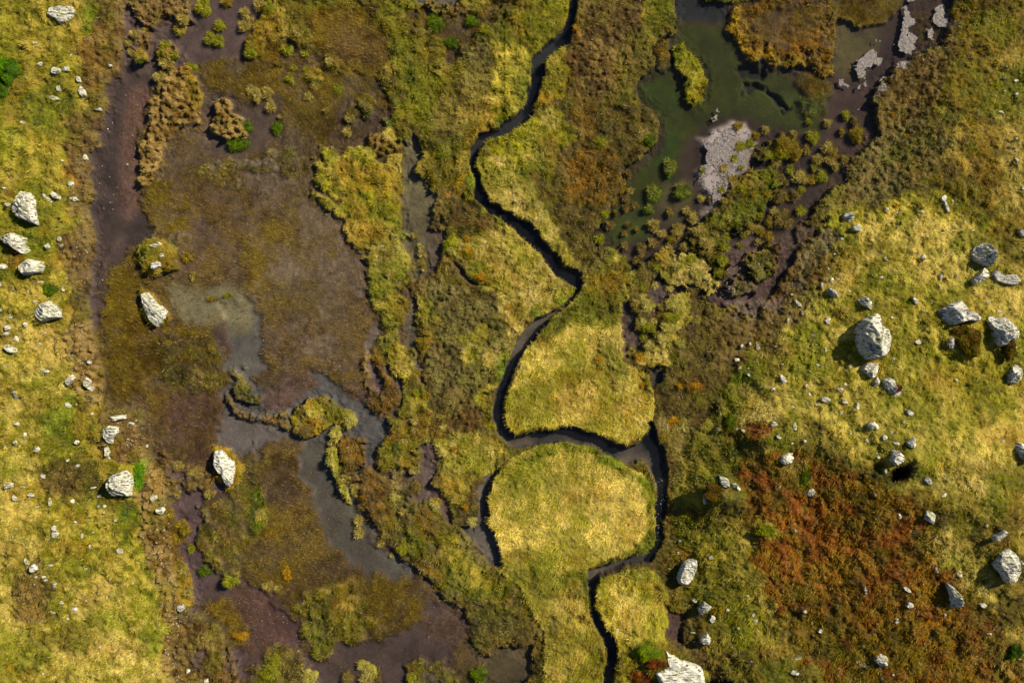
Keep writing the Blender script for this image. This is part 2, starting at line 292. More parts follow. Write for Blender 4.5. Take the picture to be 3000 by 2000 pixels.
for p, s, o in [(ell(1280,20,24,30),'lime',.6),(ell(1240,150,12,50),'lime',.7),(ell(1200,220,16,50),'vivid',.6),(ell(1160,280,26,12),'vivid',.8),(ell(1080,365,16,18),'dkgreen',.8),(ell(1010,350,30,30),'olive',.8),(ell(1060,250,60,40),'oliveb',.5)]: paint(p, s, f=7, op=o)
# channel of silt water
water([(925,345),(940,300),(958,320),(968,350),(966,400),(988,440),(1010,450),(995,490),(993,540),(985,600),(975,640),(950,640),(940,600),(930,520),(925,440)], (112,104,76), f=3, d=.05)
water([(938,690),(950,690),(958,740),(960,800),(980,860),(982,920),(962,900),(950,840),(930,800)], (114,104,84), f=3, d=.04)
water([(855,740),(880,760),(860,800),(850,860),(850,920),(840,900),(842,800)], (118,106,96), f=4, d=.06)
# green mat with ragged left side
paint(T(1,0,[(450,1030),(530,1010),(570,1060),(640,1030),(790,1010),(830,1090),(920,1100),(960,1040),(1000,1060),(1000,1200),(1020,1350),(1000,1420),(1010,1600),(630,1600),(630,1500),(560,1520),(490,1430),(400,1340),(430,1320),(530,1380),(600,1420),(590,1370),(520,1330),(490,1290),(420,1270),(400,1160),(380,1110),(420,1090),(470,1150)]), 'meadow', h=.10, f=4, warp=1.2, br=.68)
paint(T(1,0,[(600,1100),(900,1110),(980,1250),(960,1450),(900,1568),(700,1568),(650,1350),(560,1180)]), 'gold', f=10, op=.7)
paint([(740,395),(800,440),(850,440),(900,560),(850,560),(810,500),(760,440)], 'ochre', f=10, op=.35)
for e in [(755,356,14,14),(740,420,22,14),(770,440,20,12),(835,357,30,14),(838,450,26,14),(905,460,18,24),(757,360,20,10)]: paint(ell(*e), 'lime', h=.16, f=6, op=.75)
paint(ell(850,345,18,8), 'straw', f=4, op=.8)
paint(T(1,0,[(880,830),(970,770),(1060,880),(1065,960),(1040,1000),(900,960)]), 'olive', h=.14, f=4)
paint(T(1,0,[(760,900),(830,900),(890,920),(1000,960),(1000,1010),(900,1050),(830,1050),(760,980)]), 'hummock', h=.10, f=4)
paint(T(1,0,[(880,900),(960,900),(1000,970),(900,970)]), 'straw', f=4, op=.8)
paint(ell(842,243,18,22), 'olive', h=.08, f=5); paint(ell(810,262,14,20), 'oliveb', h=.05, f=5); paint(ell(905,215,10,30), 'olive', h=.08, f=4)
paint([(575,95),(620,100),(660,120),(655,155),(610,150),(580,130)], 'reedo', f=8, h=-.02)
paint([(730,100),(760,130),(790,160),(770,170),(745,130)], 'olive', f=6, h=.0)
paint([(720,260),(755,265),(770,300),(740,330),(715,310)], 'reedo', f=10, d=.8)
# spine between left marsh and the channel
paint(T(1,1,[(620,0),(1010,0),(1050,60),(1030,120),(1060,200),(1050,300),(1010,370),(960,380),(900,320),(800,310),(760,250),(740,200),(780,160),(690,160),(650,90)]), 'straw', h=.12, f=4, br=.72)
paint(T(1,1,[(600,-40),(760,-20),(880,40),(800,80),(750,160),(690,160),(650,90)]), 'gold', h=.14, f=4)
paint(T(1,1,[(1000,0),(1050,60),(1030,110),(990,80)]), 'vivid', f=4, op=.8)
paint(T(1,1,[(790,330),(870,320),(960,390),(970,460),(1020,510),(1045,600),(1020,690),(980,700),(1000,790),(1080,830),(1100,880),(1080,940),(1130,990),(1150,1060),(1200,1150),(1220,1300),(1190,1480),(1120,1540),(1130,1680),(860,1680),(850,1480),(890,1430),(940,1400),(890,1330),(910,1300),(990,1290),(1000,1180),(1030,1050),(960,1020),(930,900),(850,820),(850,760),(920,720),(860,660),(850,610),(820,560),(790,460)]), 'olive', h=.13, f=4, warp=.9, br=1.05)
for e, s in [((870,640,14,18),'lime'),((905,700,26,30),'gold'),((890,660,20,16),'meadow'),((912,800,22,26),'gold'),((925,862,22,14),'meadow'),((947,845,16,14),'straw'),((965,925,22,22),'lime'),((940,990,22,30),'gold'),((900,1000,20,20),'ochre'),((945,1060,30,40),'gold'),((970,970,18,40),'ochre'),((885,1030,14,20),'gold'),((882,700,10,12),'straw'),((905,730,26,16),'straw')]: paint(ell(*e), s, f=6, op=.7)
paint(T(1,1,[(940,480),(1000,470),(1040,560),(1040,660),(990,640),(950,560)]), 'ochre', f=5, op=.7)
paint(T(1,1,[(800,830),(860,850),(900,980),(960,1080),(990,1140),(930,1290),(880,1280),(820,1230),(780,1180),(800,1120),(870,1100),(860,980),(790,900)]), 'ochre', h=.06, f=4, op=.9, warp=1.2, br=.85)
water(T(1,1,[(890,950),(950,940),(960,1020),(1030,1060),(1000,1180),(980,1290),(930,1290),(990,1180),(960,1060)]), (112,98,92), f=3, d=.05)
water(T(1,1,[(770,900),(850,980),(880,1100),(850,1150),(800,1080),(790,980)]), (118,98,94), f=5, d=.15)
paint(T(1,1,[(760,880),(800,900),(780,1000),(800,1100),(790,1190),(860,1260),(780,1200),(750,1100),(750,980)]), 'brownl', h=.05, f=4)
# islands of the left marsh middle
paint([(662,958),(690,935),(715,915),(745,912),(775,925),(800,940),(818,962),(815,980),(795,982),(785,965),(760,975),(735,995),(700,1008),(680,995)], 'gold', h=.16, f=3, warp=.7)
paint([(700,930),(740,918),(745,945),(700,960)], 'meadow', f=4, op=.8); paint(ell(806,968,10,12), 'straw', h=.2, f=4)
paint([(670,980),(720,975),(715,1005),(690,1008)], 'ochre', f=4, op=.7)
paint([(778,985),(788,1000),(775,1030),(770,1060),(785,1090),(800,1100),(800,1130),(810,1160),(790,1140),(775,1100),(755,1060),(750,1030),(762,1000)], 'meadow', h=.12, f=3, warp=.6)
paint([(790,1000),(835,1005),(842,1040),(838,1065),(800,1090),(790,1060),(775,1050)], 'ochre', h=.12, f=3)
paint([(780,1075),(820,1080),(838,1100),(800,1110),(785,1095)], 'brownl', h=.1, f=3)
# land right of the channel up to the stream
paint([(1000,440),(1085,455),(1110,480),(1160,500),(1230,560),(1316,645),(1300,700),(1240,740),(1190,790),(1165,830),(1140,900),(1130,960),(1155,1000),(1160,1040),(1120,1080),(1105,1120),(1090,1200),(1075,1250),(1120,1300),(1160,1310),(1280,1310),(1340,1300),(1390,1568),(1390,2400),(1060,2400),(1100,1500),(1060,1400),(1000,1350),(960,1310),(900,1260),(870,1240),(830,1150),(840,1080),(870,1080),(905,1130),(960,1110),(960,1150),(1010,1090),(1000,1010),(980,900),(985,820),(955,720),(945,640),(990,620),(985,560)], 'oliveb', h=.10, f=5, warp=1.1)
for p, s, o in [
  (T(1,1,[(1060,380),(1180,350),(1290,330),(1380,400),(1500,480),(1763,520),(1763,800),(1700,860),(1700,960),(1600,1100),(1540,1250),(1300,1250),(1200,1000),(1180,800),(1100,560)]), 'grey', .8),
  (T(1,1,[(1040,340),(1130,350),(1190,420),(1180,500),(1030,500),(1000,440)]), 'rust', .35),
  (T(1,1,[(1070,480),(1220,500),(1240,620),(1300,780),(1200,760),(1120,700),(1060,560)]), 'olive', .8),
  (T(1,1,[(1100,740),(1180,740),(1190,830),(1140,860),(1100,800)]), 'gold', .9),
  (T(1,1,[(1200,120),(1270,100),(1280,200),(1330,260),(1350,310),(1230,300),(1190,200)]), 'ochre', .5),
  (T(1,1,[(1310,40),(1400,20),(1420,150),(1380,220),(1330,180)]), 'lime', .9),
  (T(1,1,[(1400,60),(1763,60),(1763,450),(1560,380),(1450,300),(1380,200)]), 'straw', .75),
  (T(1,1,[(1430,110),(1530,110),(1560,260),(1640,340),(1560,380),(1480,280),(1400,180)]), 'ochre', .6),
  (T(2,1,[(-100,0),(0,-60),(80,40),(160,130),(260,260),(340,320),(430,420),(400,490),(280,520),(200,620),(100,700),(0,780),(-60,640),(-100,300)]), 'straw', .75),
  (T(2,1,[(-100,-60),(20,-60),(120,90),(220,210),(100,260),(-60,180)]), 'lime', .7),
  (T(2,1,[(340,360),(430,420),(410,480),(300,520),(290,440)]), 'vivid', .9),
  (ell(1235,725,16,16), 'vivid', .9), (ell(1178,720,10,40), 'ochre', .5), (ell(1170,640,30,30), 'gold', .5),
  ([(1175,755),(1215,735),(1190,790),(1165,830),(1140,850),(1150,780)], 'straw', .5),
  (ell(1090,785,26,14), 'straw', .7), (ell(1115,760,14,20), 'straw', .8), (ell(1085,815,26,14), 'meadow', .7), (ell(1130,830,14,26), 'straw', .7),
  (ell(1158,850,16,34), 'vivid', .9), (T(1,1,[(1600,1080),(1680,1050),(1620,1200),(1660,1300),(1640,1400),(1560,1300),(1500,1180)]), 'meadow', .9), (ell(1130,960,14,22), 'vivid', .8),
  (T(1,1,[(1240,1420),(1640,1400),(1700,1480),(1763,1560),(1700,1680),(1500,1720),(1380,1900),(1300,1750),(1240,1600)]), 'straw', .9),
  ([(990,960),(1100,930),(1110,980),(1030,1010)], 'brown', .6),
  (T(1,1,[(1200,1340),(1310,1330),(1330,1450),(1220,1480)]), 'ochre', .5),
  (T(1,2,[(1250,120),(1540,120),(1550,260),(1520,330),(1480,280),(1300,220)]), 'ochre', .5),
  (T(1,2,[(740,90),(820,60),(850,150),(860,260),(930,400),(960,520),(890,560),(860,480),(780,430),(720,300)]), 'rust', .45),
  (T(1,2,[(930,140),(1040,150),(1060,250),(1120,330),(1060,400),(950,380),(910,260)]), 'grey', .8),
  (T(1,2,[(1080,350),(1270,360),(1400,480),(1520,600),(1600,750),(1763,780),(1763,1000),(1600,1040),(1400,1000),(1200,820),(1080,680),(1000,600)]), 'olive', .85),
  (T(1,2,[(1250,520),(1400,560),(1560,760),(1600,900),(1480,960),(1380,860),(1300,700)]), 'meadow', .55),
  (T(1,2,[(1340,500),(1430,510),(1500,580),(1590,720),(1500,720),(1400,620)]), 'grey', .8),
  (T(1,2,[(1150,700),(1300,820),(1320,960),(1200,850)]), 'ochre', .5),
  (T(1,2,[(1500,1050),(1763,1000),(1763,1330),(1640,1370),(1560,1330),(1500,1250)]), 'dkgreen', .5),
  (T(1,2,[(1500,1150),(1763,1100),(1763,1330),(1640,1370),(1540,1320)]), 'grey', .4),
  (T(1,2,[(1440,1450),(1600,1440),(1680,1600),(1440,1600)]), 'dkgreen', .4),
]: paint(p, s, f=8, op=o, warp=1.5)
water(T(1,1,[(1350,240),(1400,280),(1470,340),(1560,380),(1530,410),(1450,380),(1380,310)]), (104,92,84), f=4)
water(T(1,1,[(1140,330),(1240,290),(1280,180),(1300,30),(1240,20),(1180,0),(1150,60),(1190,140),(1190,240)]), (96,84,74), f=5, d=.2)
water([(965,1130),(1000,1090),(970,1050),(965,1020),(1000,1018),(1003,1080),(1000,1110),(985,1150),(960,1160)], (108,92,90), f=3)
water(T(1,2,[(1130,-20),(1240,-30),(1240,100),(1210,180),(1300,250),(1290,300),(1100,320),(1040,160),(1130,100)]), (106,90,86), f=4)
water(T(1,2,[(1280,300),(1340,300),(1350,400),(1380,470),(1310,460),(1270,380)]), (108,90,84), f=4, d=.1)
water(T(1,2,[(1640,110),(1560,150),(1550,280),(1530,400),(1520,470),(1410,480),(1440,540),(1500,590),(1560,670),(1600,740),(1640,760),(1690,750),(1680,690),(1640,600),(1600,500),(1580,400),(1580,300),(1600,200)]), (106,98,92), h=-.2, f=2, warp=.5)
water(T(1,2,[(1530,1400),(1700,1330),(1763,1330),(1900,1280),(1880,1400),(1850,1600),(1600,1600),(1560,1460)]), (88,76,52), f=6, d=.05)
water(T(1,2,[(1160,1010),(1250,1000),(1290,1060),(1240,1130),(1160,1100)]), (98,80,78), f=10, d=.2)
# ---- big grass islands along the stream
paint(T(2,1,[(480,400),(620,110),(700,140),(800,230),(830,340),(790,560),(750,680),(770,860),(760,920),(860,990),(930,1000),(960,1110),(1000,1250),(940,1330),(880,1440),(770,1500),(550,1400),(400,1360),(200,1370),(0,1410),(-60,1340),(-20,1130),(40,1000),(80,850),(200,700),(330,560),(440,480)]), 'island', h=.24, f=3, warp=.5)
for p, s, o in [
  (T(2,1,[(480,400),(620,110),(700,140),(820,230),(840,340),(790,560),(750,680),(600,690),(500,640),(380,650),(260,760),(100,860),(80,850),(200,700),(330,560),(440,480)]), 'dkgreen', .9),
  (T(2,1,[(520,100),(640,110),(620,300),(500,360),(440,260)]), 'grey', .7),
  (T(2,1,[(700,200),(800,250),(830,400),(700,470),(620,380)]), 'ochre', .55),
  (T(2,1,[(560,450),(740,460),(740,640),(600,640)]), 'olive', .7),
  (T(2,1,[(560,760),(730,720),(760,880),(800,1100),(700,1100),(600,900)]), 'grey', .55),
  (T(2,1,[(400,980),(640,960),(720,1100),(700,1250),(500,1200)]), 'brownl', .35),
  (T(2,1,[(0,1250),(160,1240),(180,1370),(-40,1420)]), 'dkgreen', .5),
  (T(2,1,[(80,900),(300,760),(330,1000),(200,1200),(40,1200)]), 'lime', .25),
]: paint(p, s, f=9, op=o, warp=1.6)
paint([(1183,1050),(1210,1030),(1240,1015),(1290,1005),(1330,1008),(1370,1025),(1400,1050),(1440,1065),(1470,1085),(1490,1110),(1500,1150),(1503,1190),(1505,1230),(1495,1258),(1440,1268),(1400,1275),(1350,1300),(1345,1330),(1350,1370),(1352,1400),(1370,1440),(1388,1480),(1390,1520),(1384,1600),(1384,2400),(1230,2400),(1250,1450),(1230,1420),(1200,1350),(1150,1310),(1140,1240),(1125,1200),(1118,1150),(1135,1090)], 'island', h=.24, f=3, warp=.45)
for p, s, o in [
  ([(1150,1300),(1230,1300),(1345,1320),(1352,1400),(1390,1480),(1384,1700),(1230,1700),(1250,1450),(1230,1420),(1160,1400)], 'olive', .55),
  ([(1240,1450),(1370,1440),(1390,1500),(1384,1540),(1230,1560)], 'dkgreen', .35),
  ([(1320,1300),(1350,1300),(1350,1400),(1340,1400),(1330,1330),(1290,1320)], 'dkgreen', .85),
  ([(1290,1008),(1370,1025),(1440,1065),(1490,1110),(1503,1190),(1505,1230),(1495,1258),(1450,1260),(1490,1230),(1488,1150),(1460,1100),(1400,1070),(1340,1030),(1290,1025),(1220,1055),(1200,1050),(1240,1010)], 'vivid', .85),
  ([(1470,1075),(1500,1110),(1507,1180),(1507,1235),(1495,1262),(1420,1274),(1420,1258),(1478,1245),(1486,1180),(1480,1120)], 'dkgreen', .9), ([(1185,1380-330),(1290,1004),(1400,1045),(1400,1062),(1290,1024),(1200,1065)], 'dkgreen', .7), (ell(1190,1090,18,20), 'lime', .6), (ell(1190,1120,12,30), 'vivid', .25), (ell(1160,1070,16,30), 'ochre', .5),
  (ell(1210,1290,70,26), 'oliveb', .5), (ell(1485,1130,8,14), 'lime', .6),
  ([(1200,1040),(1290,1006),(1300,1012),(1210,1048)], 'straw', .5)]: paint(p, s, f=6, op=o, warp=.9)
paint([(1372,1325),(1400,1315),(1440,1305),(1480,1300),(1510,1310),(1530,1350),(1535,1400),(1530,1440),(1530,1480),(1540,1500),(1620,1540),(1620,2400),(1406,2400),(1406,1540),(1420,1500),(1415,1480),(1385,1430),(1368,1390),(1368,1350)], 'meadow', h=.22, f=3, warp=.5, br=.98)
paint([(1460,1300),(1530,1330),(1560,1370),(1560,1400),(1510,1400),(1470,1350)], 'ochre', f=8, op=.6)
paint([(1390,1340),(1470,1360),(1500,1420),(1440,1460),(1400,1420)], 'island', f=8, op=.7)
# ---- top strip right of the stream
paint(T(2,0,[(460,-300),(440,40),(430,140),(370,280),(290,330),(200,440),(220,500),(190,620),(180,760),(60,850),(-60,920),(-140,1000),(-200,1100),(-180,1200),(-160,1280),(-170,1380),(-120,1400),(0,1470),(130,1568),(230,1700),(360,1850),(480,1920),(560,1720),(640,1540),(700,1380),(750,1250),(770,1130),(880,1080),(970,1000),(980,880),(1030,840),(1000,760),(960,720),(890,710),(860,620),(870,540),(970,470),(970,330),(1050,270),(1140,200),(1130,60),(1100,-300)]), 'oliveb', h=.2, f=3, warp=.6)
for p, s, o in [
  (T(2,0,[(450,-100),(850,-100),(950,200),(970,380),(900,500),(750,600),(450,700),(380,600),(390,400),(430,150)]), 'brown', .7),
  (T(2,0,[(400,250),(800,250),(850,480),(600,620),(400,500)]), 'brownl', .5),
  (T(2,0,[(860,-100),(1100,-100),(1140,60),(1140,200),(1050,270),(970,320),(920,220),(900,100)]), 'dkgreen', .75),
  (T(2,0,[(290,320),(400,340),(400,480),(370,650),(250,730),(180,760),(190,600),(220,480)]), 'gold', .85),
  (T(2,0,[(200,340),(300,320),(380,360),(380,460),(250,460)]), 'straw', .4),
  (T(2,0,[(-140,1000),(0,880),(140,800),(300,760),(400,860),(420,960),(340,1080),(250,1200),(100,1240),(-60,1160)]), 'lime', .8),
  (T(2,0,[(160,760),(300,770),(380,860),(280,900),(180,860)]), 'straw', .6),
  (T(2,0,[(60,960),(300,960),(300,1120),(160,1200),(60,1100)]), 'grey', .4),
  (T(2,0,[(-190,1090),(-60,1080),(60,1180),(160,1300),(260,1480),(400,1720),(480,1900),(360,1850),(230,1700),(130,1568),(0,1470),(-120,1400),(-170,1380)]), 'straw', .75),
  (T(2,0,[(340,1150),(480,1060),(650,1000),(750,1100),(740,1250),(700,1380),(600,1450),(450,1400),(360,1320)]), 'ochre', .75),
  (T(2,0,[(330,1130),(500,1130),(560,1250),(480,1320),(360,1250)]), 'orange', .25),
  (T(2,0,[(400,700),(600,700),(560,900),(440,1000),(400,860)]), 'ochre', .5),
  (T(2,0,[(760,620),(840,640),(890,720),(960,720),(1020,820),(980,870),(900,830),(820,800),(740,720)]), 'olive', .9),
  (T(2,0,[(800,640),(880,700),(880,740),(800,700)]), 'lime', .6),
  (T(2,0,[(600,980),(650,990),(640,1040),(580,1040)]), 'lime', .6),
  (T(2,0,[(380,980),(440,1000),(360,1110),(320,1120)]), 'brown', .9),
  (ell(1186,340,30,14), 'lime', .5), (ell(1116,390,14,30), 'lime', .8), (ell(1128,450,16,10), 'dkgreen', .7),
  (ell(1323,72,8,7), 'orange', 1), (ell(1436,96,6,4), 'orange', .8), (ell(1404,70,5,5), 'orange', .6),
  (T(2,1,[(240,60),(350,150),(460,260),(500,350),(400,290),(330,230)]), 'ochre', .4),
]: paint(p, s, f=6, op=o, warp=1.4)
paint(ell(1068,430,26,28), 'gold', h=.2, f=4); paint(ell(1082,425,9,24), 'vivid', f=4, op=.9); paint(ell(1034,452,8,12), 'orange', f=4, op=.6)
paint(ell(1112,487,9,9), 'vivid', h=.16, f=3); paint(ell(1150,503,20,12,25), 'vivid', h=.18, f=4)
# ---- right pond
water([(1553,20),(1556,80),(1526,90),(1500,110),(1500,155),(1466,180),(1463,200),(1473,233),(1509,253),(1519,280),(1503,316),(1496,350),(1469,370),(1433,377),(1426,417),(1409,460),(1389,507),(1366,523),(1353,543),(1363,566),(1389,563),(1416,573),(1440,600),(1452,633),(1480,640),(1495,660),(1520,690),(1600,690),(1650,720),(1700,740),(1740,720),(1800,640),(1830,600),(1836,560),(1836,523),(1858,500),(1881,467),(1911,430),(1951,410),(1957,363),(2017,317),(2011,267),(1997,227),(2017,193),(2047,177),(2051,150),(2097,127),(2164,110),(2194,50),(2194,-300),(1553,-300)], (62,47,40), h=-.22, f=3, warp=.7, d=.0)
for p, g_, f_, d_ in [
  ([(1560,50),(1680,60),(1700,130),(1850,190),(1930,230),(1920,300),(1830,310),(1700,270),(1640,260),(1590,320),(1560,380),(1520,480),(1450,560),(1400,560),(1410,480),(1450,400),(1500,380),(1530,300),(1500,260),(1466,220),(1466,185),(1520,150),(1560,100)], ALG, 16, .0),
  ([(1470,190),(1540,180),(1580,220),(1560,270),(1520,250)], (44,62,2), 12, .0),
  ([(1530,300),(1560,280),(1560,340),(1530,380),(1500,400)], (42,68,0), 10, .0),
  ([(1400,480),(1480,440),(1500,520),(1440,570),(1400,560)], (62,74,12), 10, .0),
  ([(1560,-40),(1660,-40),(1660,30),(1640,50),(1560,40)], (34,40,44), 9, .0),
  ([(1700,180),(1800,200),(1900,240),(1880,290),(1760,270),(1700,230)], (58,70,14), 9, .1),
  ([(1930,60),(2010,60),(2040,140),(1980,180),(1920,170)], (92,84,48), 18, .02),
  ([(2060,0),(2200,0),(2140,100),(2080,140),(2060,200),(1990,200),(2000,140),(2050,80)], (58,42,42), 8, .0),
  ([(1530,420),(1590,420),(1600,500),(1530,510)], (88,82,48), 14, .0),
  ([(1600,340),(1620,280),(1700,260),(1800,300),(1880,320),(1880,420),(1840,500),(1760,520),(1700,560),(1720,640),(1640,600),(1600,480)], (56,42,38), 12, .0),
  ([(1670,550),(1760,540),(1830,530),(1840,600),(1780,660),(1700,720),(1640,690),(1650,610)], (100,78,74), 10, .06),
  ([(1930,190),(2010,200),(2010,300),(1960,360),(1900,330),(1900,240)], (72,54,48), 10, .0),
]: paint(p, 'bare', g=g_, f=f_, d=d_, warp=1.5)
for p in [T(2,0,[(1540,450),(1640,420),(1763,470),(1763,540),(1600,520),(1560,500)]), T(3,0,[(0,600),(60,640),(130,740),(240,740),(120,760),(40,700)]), T(2,0,[(1620,560),(1763,600),(1763,640),(1660,620),(1600,640)])]:
    paint(p, 'bare', g=(28,36,24), f=4, h=-.5, hf=6)
paint([(1680,700),(1760,690),(1860,600),(1900,560),(1860,650),(1780,740),(1720,780),(1660,740),(1650,700)], 'grey', h=.0, f=9, d=.5, g=(112,92,88), br=.75)
paint(T(2,0,[(1510,830),(1610,850),(1700,980),(1680,1090),(1600,1170),(1560,1220),(1540,1260),(1480,1320),(1430,1390),(1390,1480),(1360,1480),(1340,1330),(1285,1270),(1250,1160),(1320,1110),(1330,1040),(1295,950),(1400,895),(1460,880)]), 'bare', h=.012, g=(184,168,164), f=7, warp=1.4, d=.0)
paint(T(2,0,[(1540,1000),(1690,1000),(1640,1160),(1500,1300),(1420,1400),(1440,1200)]), 'reedd', g=(150,124,104), f=14, warp=2, op=.6)
# pond land lobes, islands
paint(T(2,0,[(1110,340),(1190,330),(1250,390),(1290,450),(1330,510),(1335,570),(1300,640),(1310,700),(1260,725),(1200,715),(1185,650),(1200,560),(1180,520),(1120,460)]), 'lime', h=.12, f=3, warp=.6, br=.85)
paint(T(2,0,[(1110,360),(1200,380),(1270,500),(1230,540),(1130,460)]), 'dkgreen', f=5, op=.6)
paint(T(2,0,[(980,330),(1090,260),(1110,380),(1100,480),(1040,500),(990,450)]), 'reedo', h=-.03, f=6, d=.5, g=(70,64,36))
paint([(1664,55),(1680,25),(1700,5),(1730,-10),(2060,-10),(2070,20),(2010,50),(1960,45),(1925,65),(1925,110),(1918,140),(1908,175),(1880,180),(1845,172),(1800,150),(1740,135),(1700,118),(1672,85)], 'ochre', h=.02, f=5, warp=1.9, d=.85)
paint([(1664,55),(1690,20),(1715,20),(1700,60),(1720,100),(1800,130),(1880,165),(1905,150),(1925,100),(1915,60),(1905,20),(1925,40),(1925,110),(1908,178),(1880,180),(1800,152),(1740,135),(1690,110)], 'gold', h=.05, f=7, op=.8, warp=1.9)
paint([(1725,30),(1880,20),(1880,70),(1820,100),(1740,90)], 'reedd', h=-.02, f=14, d=.6, g=(96,76,54))
paint([(1780,60),(1860,30),(1900,80),(1890,150),(1820,130)], 'rust', f=14, op=.45)
paint([(1925,-10),(2070,-10),(2070,15),(2020,50),(1960,50),(1930,40)], 'reedo', h=-.02, f=8, g=(92,80,40))
paint([(1600,-300),(2060,-300),(2060,-12),(1740,-10),(1690,8),(1620,6)], 'dkgreen', h=.15, f=4, warp=.7)
paint([(1840,175),(1900,185),(1915,225),(1880,240),(1850,215),(1820,190)], 'reedo', f=7, d=.7, g=(66,64,30), h=-.04)
paint([(1830,225),(1900,220),(1900,270),(1850,270)], 'dkgreen', f=9, d=.5, h=-.05, op=.7)
# archipelago of sedge between pond and land
for p, s, h_ in [
  (T(2,1,[(880,220),(1000,230),(1040,300),(1010,370),(940,400),(960,460),(940,500),(990,560),(970,710),(850,710),(820,640),(880,560),(860,480),(780,500),(830,400),(850,300)]), 'oliveb', .10),
  (T(2,1,[(1000,160),(1060,150),(1100,210),(1200,180),(1250,190),(1320,280),(1320,340),(1400,350),(1380,480),(1290,460),(1240,400),(1150,440),(1060,370),(1040,280),(980,200)]), 'straw', .13),
  (T(2,1,[(1230,0),(1480,-20),(1490,110),(1470,320),(1400,330),(1340,260),(1280,180),(1240,100)]), 'olive', .12),
  (T(2,1,[(1060,480),(1200,470),(1220,560),(1180,720),(1100,760),(1040,800),(1090,880),(1090,940),(860,930),(850,870),(920,860),(910,790),(1000,770),(1000,640),(1060,600)]), 'straw', .14),
  (T(2,1,[(1230,520),(1330,510),(1400,580),(1380,740),(1300,780),(1200,780),(1200,640)]), 'oliveb', .12),
  (T(2,1,[(1340,560),(1500,560),(1650,640),(1763,560),(1763,800),(1763,1300),(1560,1320),(1460,1500),(1450,1800),(1100,1800),(1060,1500),(980,1350),(980,1250),(1000,1100),(1060,960),(1090,880),(1200,780),(1380,740)]), 'oliveb', .14),
  (T(2,1,[(1660,180),(1763,130),(1850,80),(1860,160),(1840,260),(1763,330),(1680,380),(1650,300)]), 'olive', .10),
  (T(2,0,[(1763,1000),(1850,960),(1960,980),(1960,1080),(1880,1110),(1763,1100)]), 'gold', .13),
  (T(2,0,[(1500,1260),(1600,1200),(1763,1160),(1850,1150),(1860,1250),(1763,1380),(1700,1470),(1640,1568),(1420,1568),(1350,1540),(1400,1470),(1460,1380)]), 'olive', .12),
  (T(2,0,[(1690,1010),(1763,990),(1800,1020),(1763,1100),(1700,1080)]), 'oliveb', .10),
  (T(2,1,[(1430,400),(1560,350),(1700,400),(1700,460),(1500,500)]), 'grey', .01),
]: paint(p, s, h=h_ if h_ > .135 else h_ * .5, f=3, warp=1.5, br=.8 if h_ < .135 else 1)
for p, s, o in [
  (T(2,1,[(1340,560),(1500,560),(1650,640),(1763,600),(1763,1000),(1500,1000),(1400,800)]), 'brown', .6),
  (T(2,1,[(1060,1000),(1400,900),(1763,1000),(1700,1200),(1400,1200),(1100,1200)]), 'oliveb', .5),
  (T(2,1,[(1200,1050),(1320,1050),(1320,1110),(1210,1110)]), 'orange', .5),
  (T(2,1,[(1000,1280),(1200,1300),(1400,1400),(1400,1750),(1120,1750),(1080,1500),(1000,1400)]), 'straw', .6),
  (T(2,1,[(1080,1310),(1160,1320),(1120,1380),(1060,1370)]), 'orange', .4),
  (T(2,1,[(900,930),(1100,930),(1040,1100),(980,1120),(900,1100)]), 'olive', .6),
  (T(2,1,[(1140,160),(1250,190),(1250,290),(1150,300)]), 'lime', .4), (T(2,1,[(860,220),(1000,230),(1030,300),(860,300)]), 'ochre', .4),
  (ell(1800,350,22,14), 'orange', .35), (ell(1895,1480,1,1), 'olive', 0),
  (T(2,0,[(1500,1260),(1600,1200),(1763,1160),(1763,1250),(1600,1400)]), 'gold', .4)]: paint(p, s, f=5, op=o, warp=1.3)
water(T(2,1,[(760,600),(800,500),(850,490),(850,560),(820,700),(900,720),(980,730),(960,790),(890,790),(880,850),(820,830),(800,900),(760,900),(770,800)]), (96,80,72), f=4, d=.08, h=-.12)
water(T(2,1,[(940,470),(960,400),(1030,380),(1060,470),(1000,560),(980,640),(1000,720),(970,720),(985,560)]), (92,76,76), f=4, d=.15, h=-.1)
water(T(2,1,[(930,950),(1050,950),(1030,1040),(1000,1070),(960,1110),(955,1020)]), (92,84,80), f=3, warp=.5)
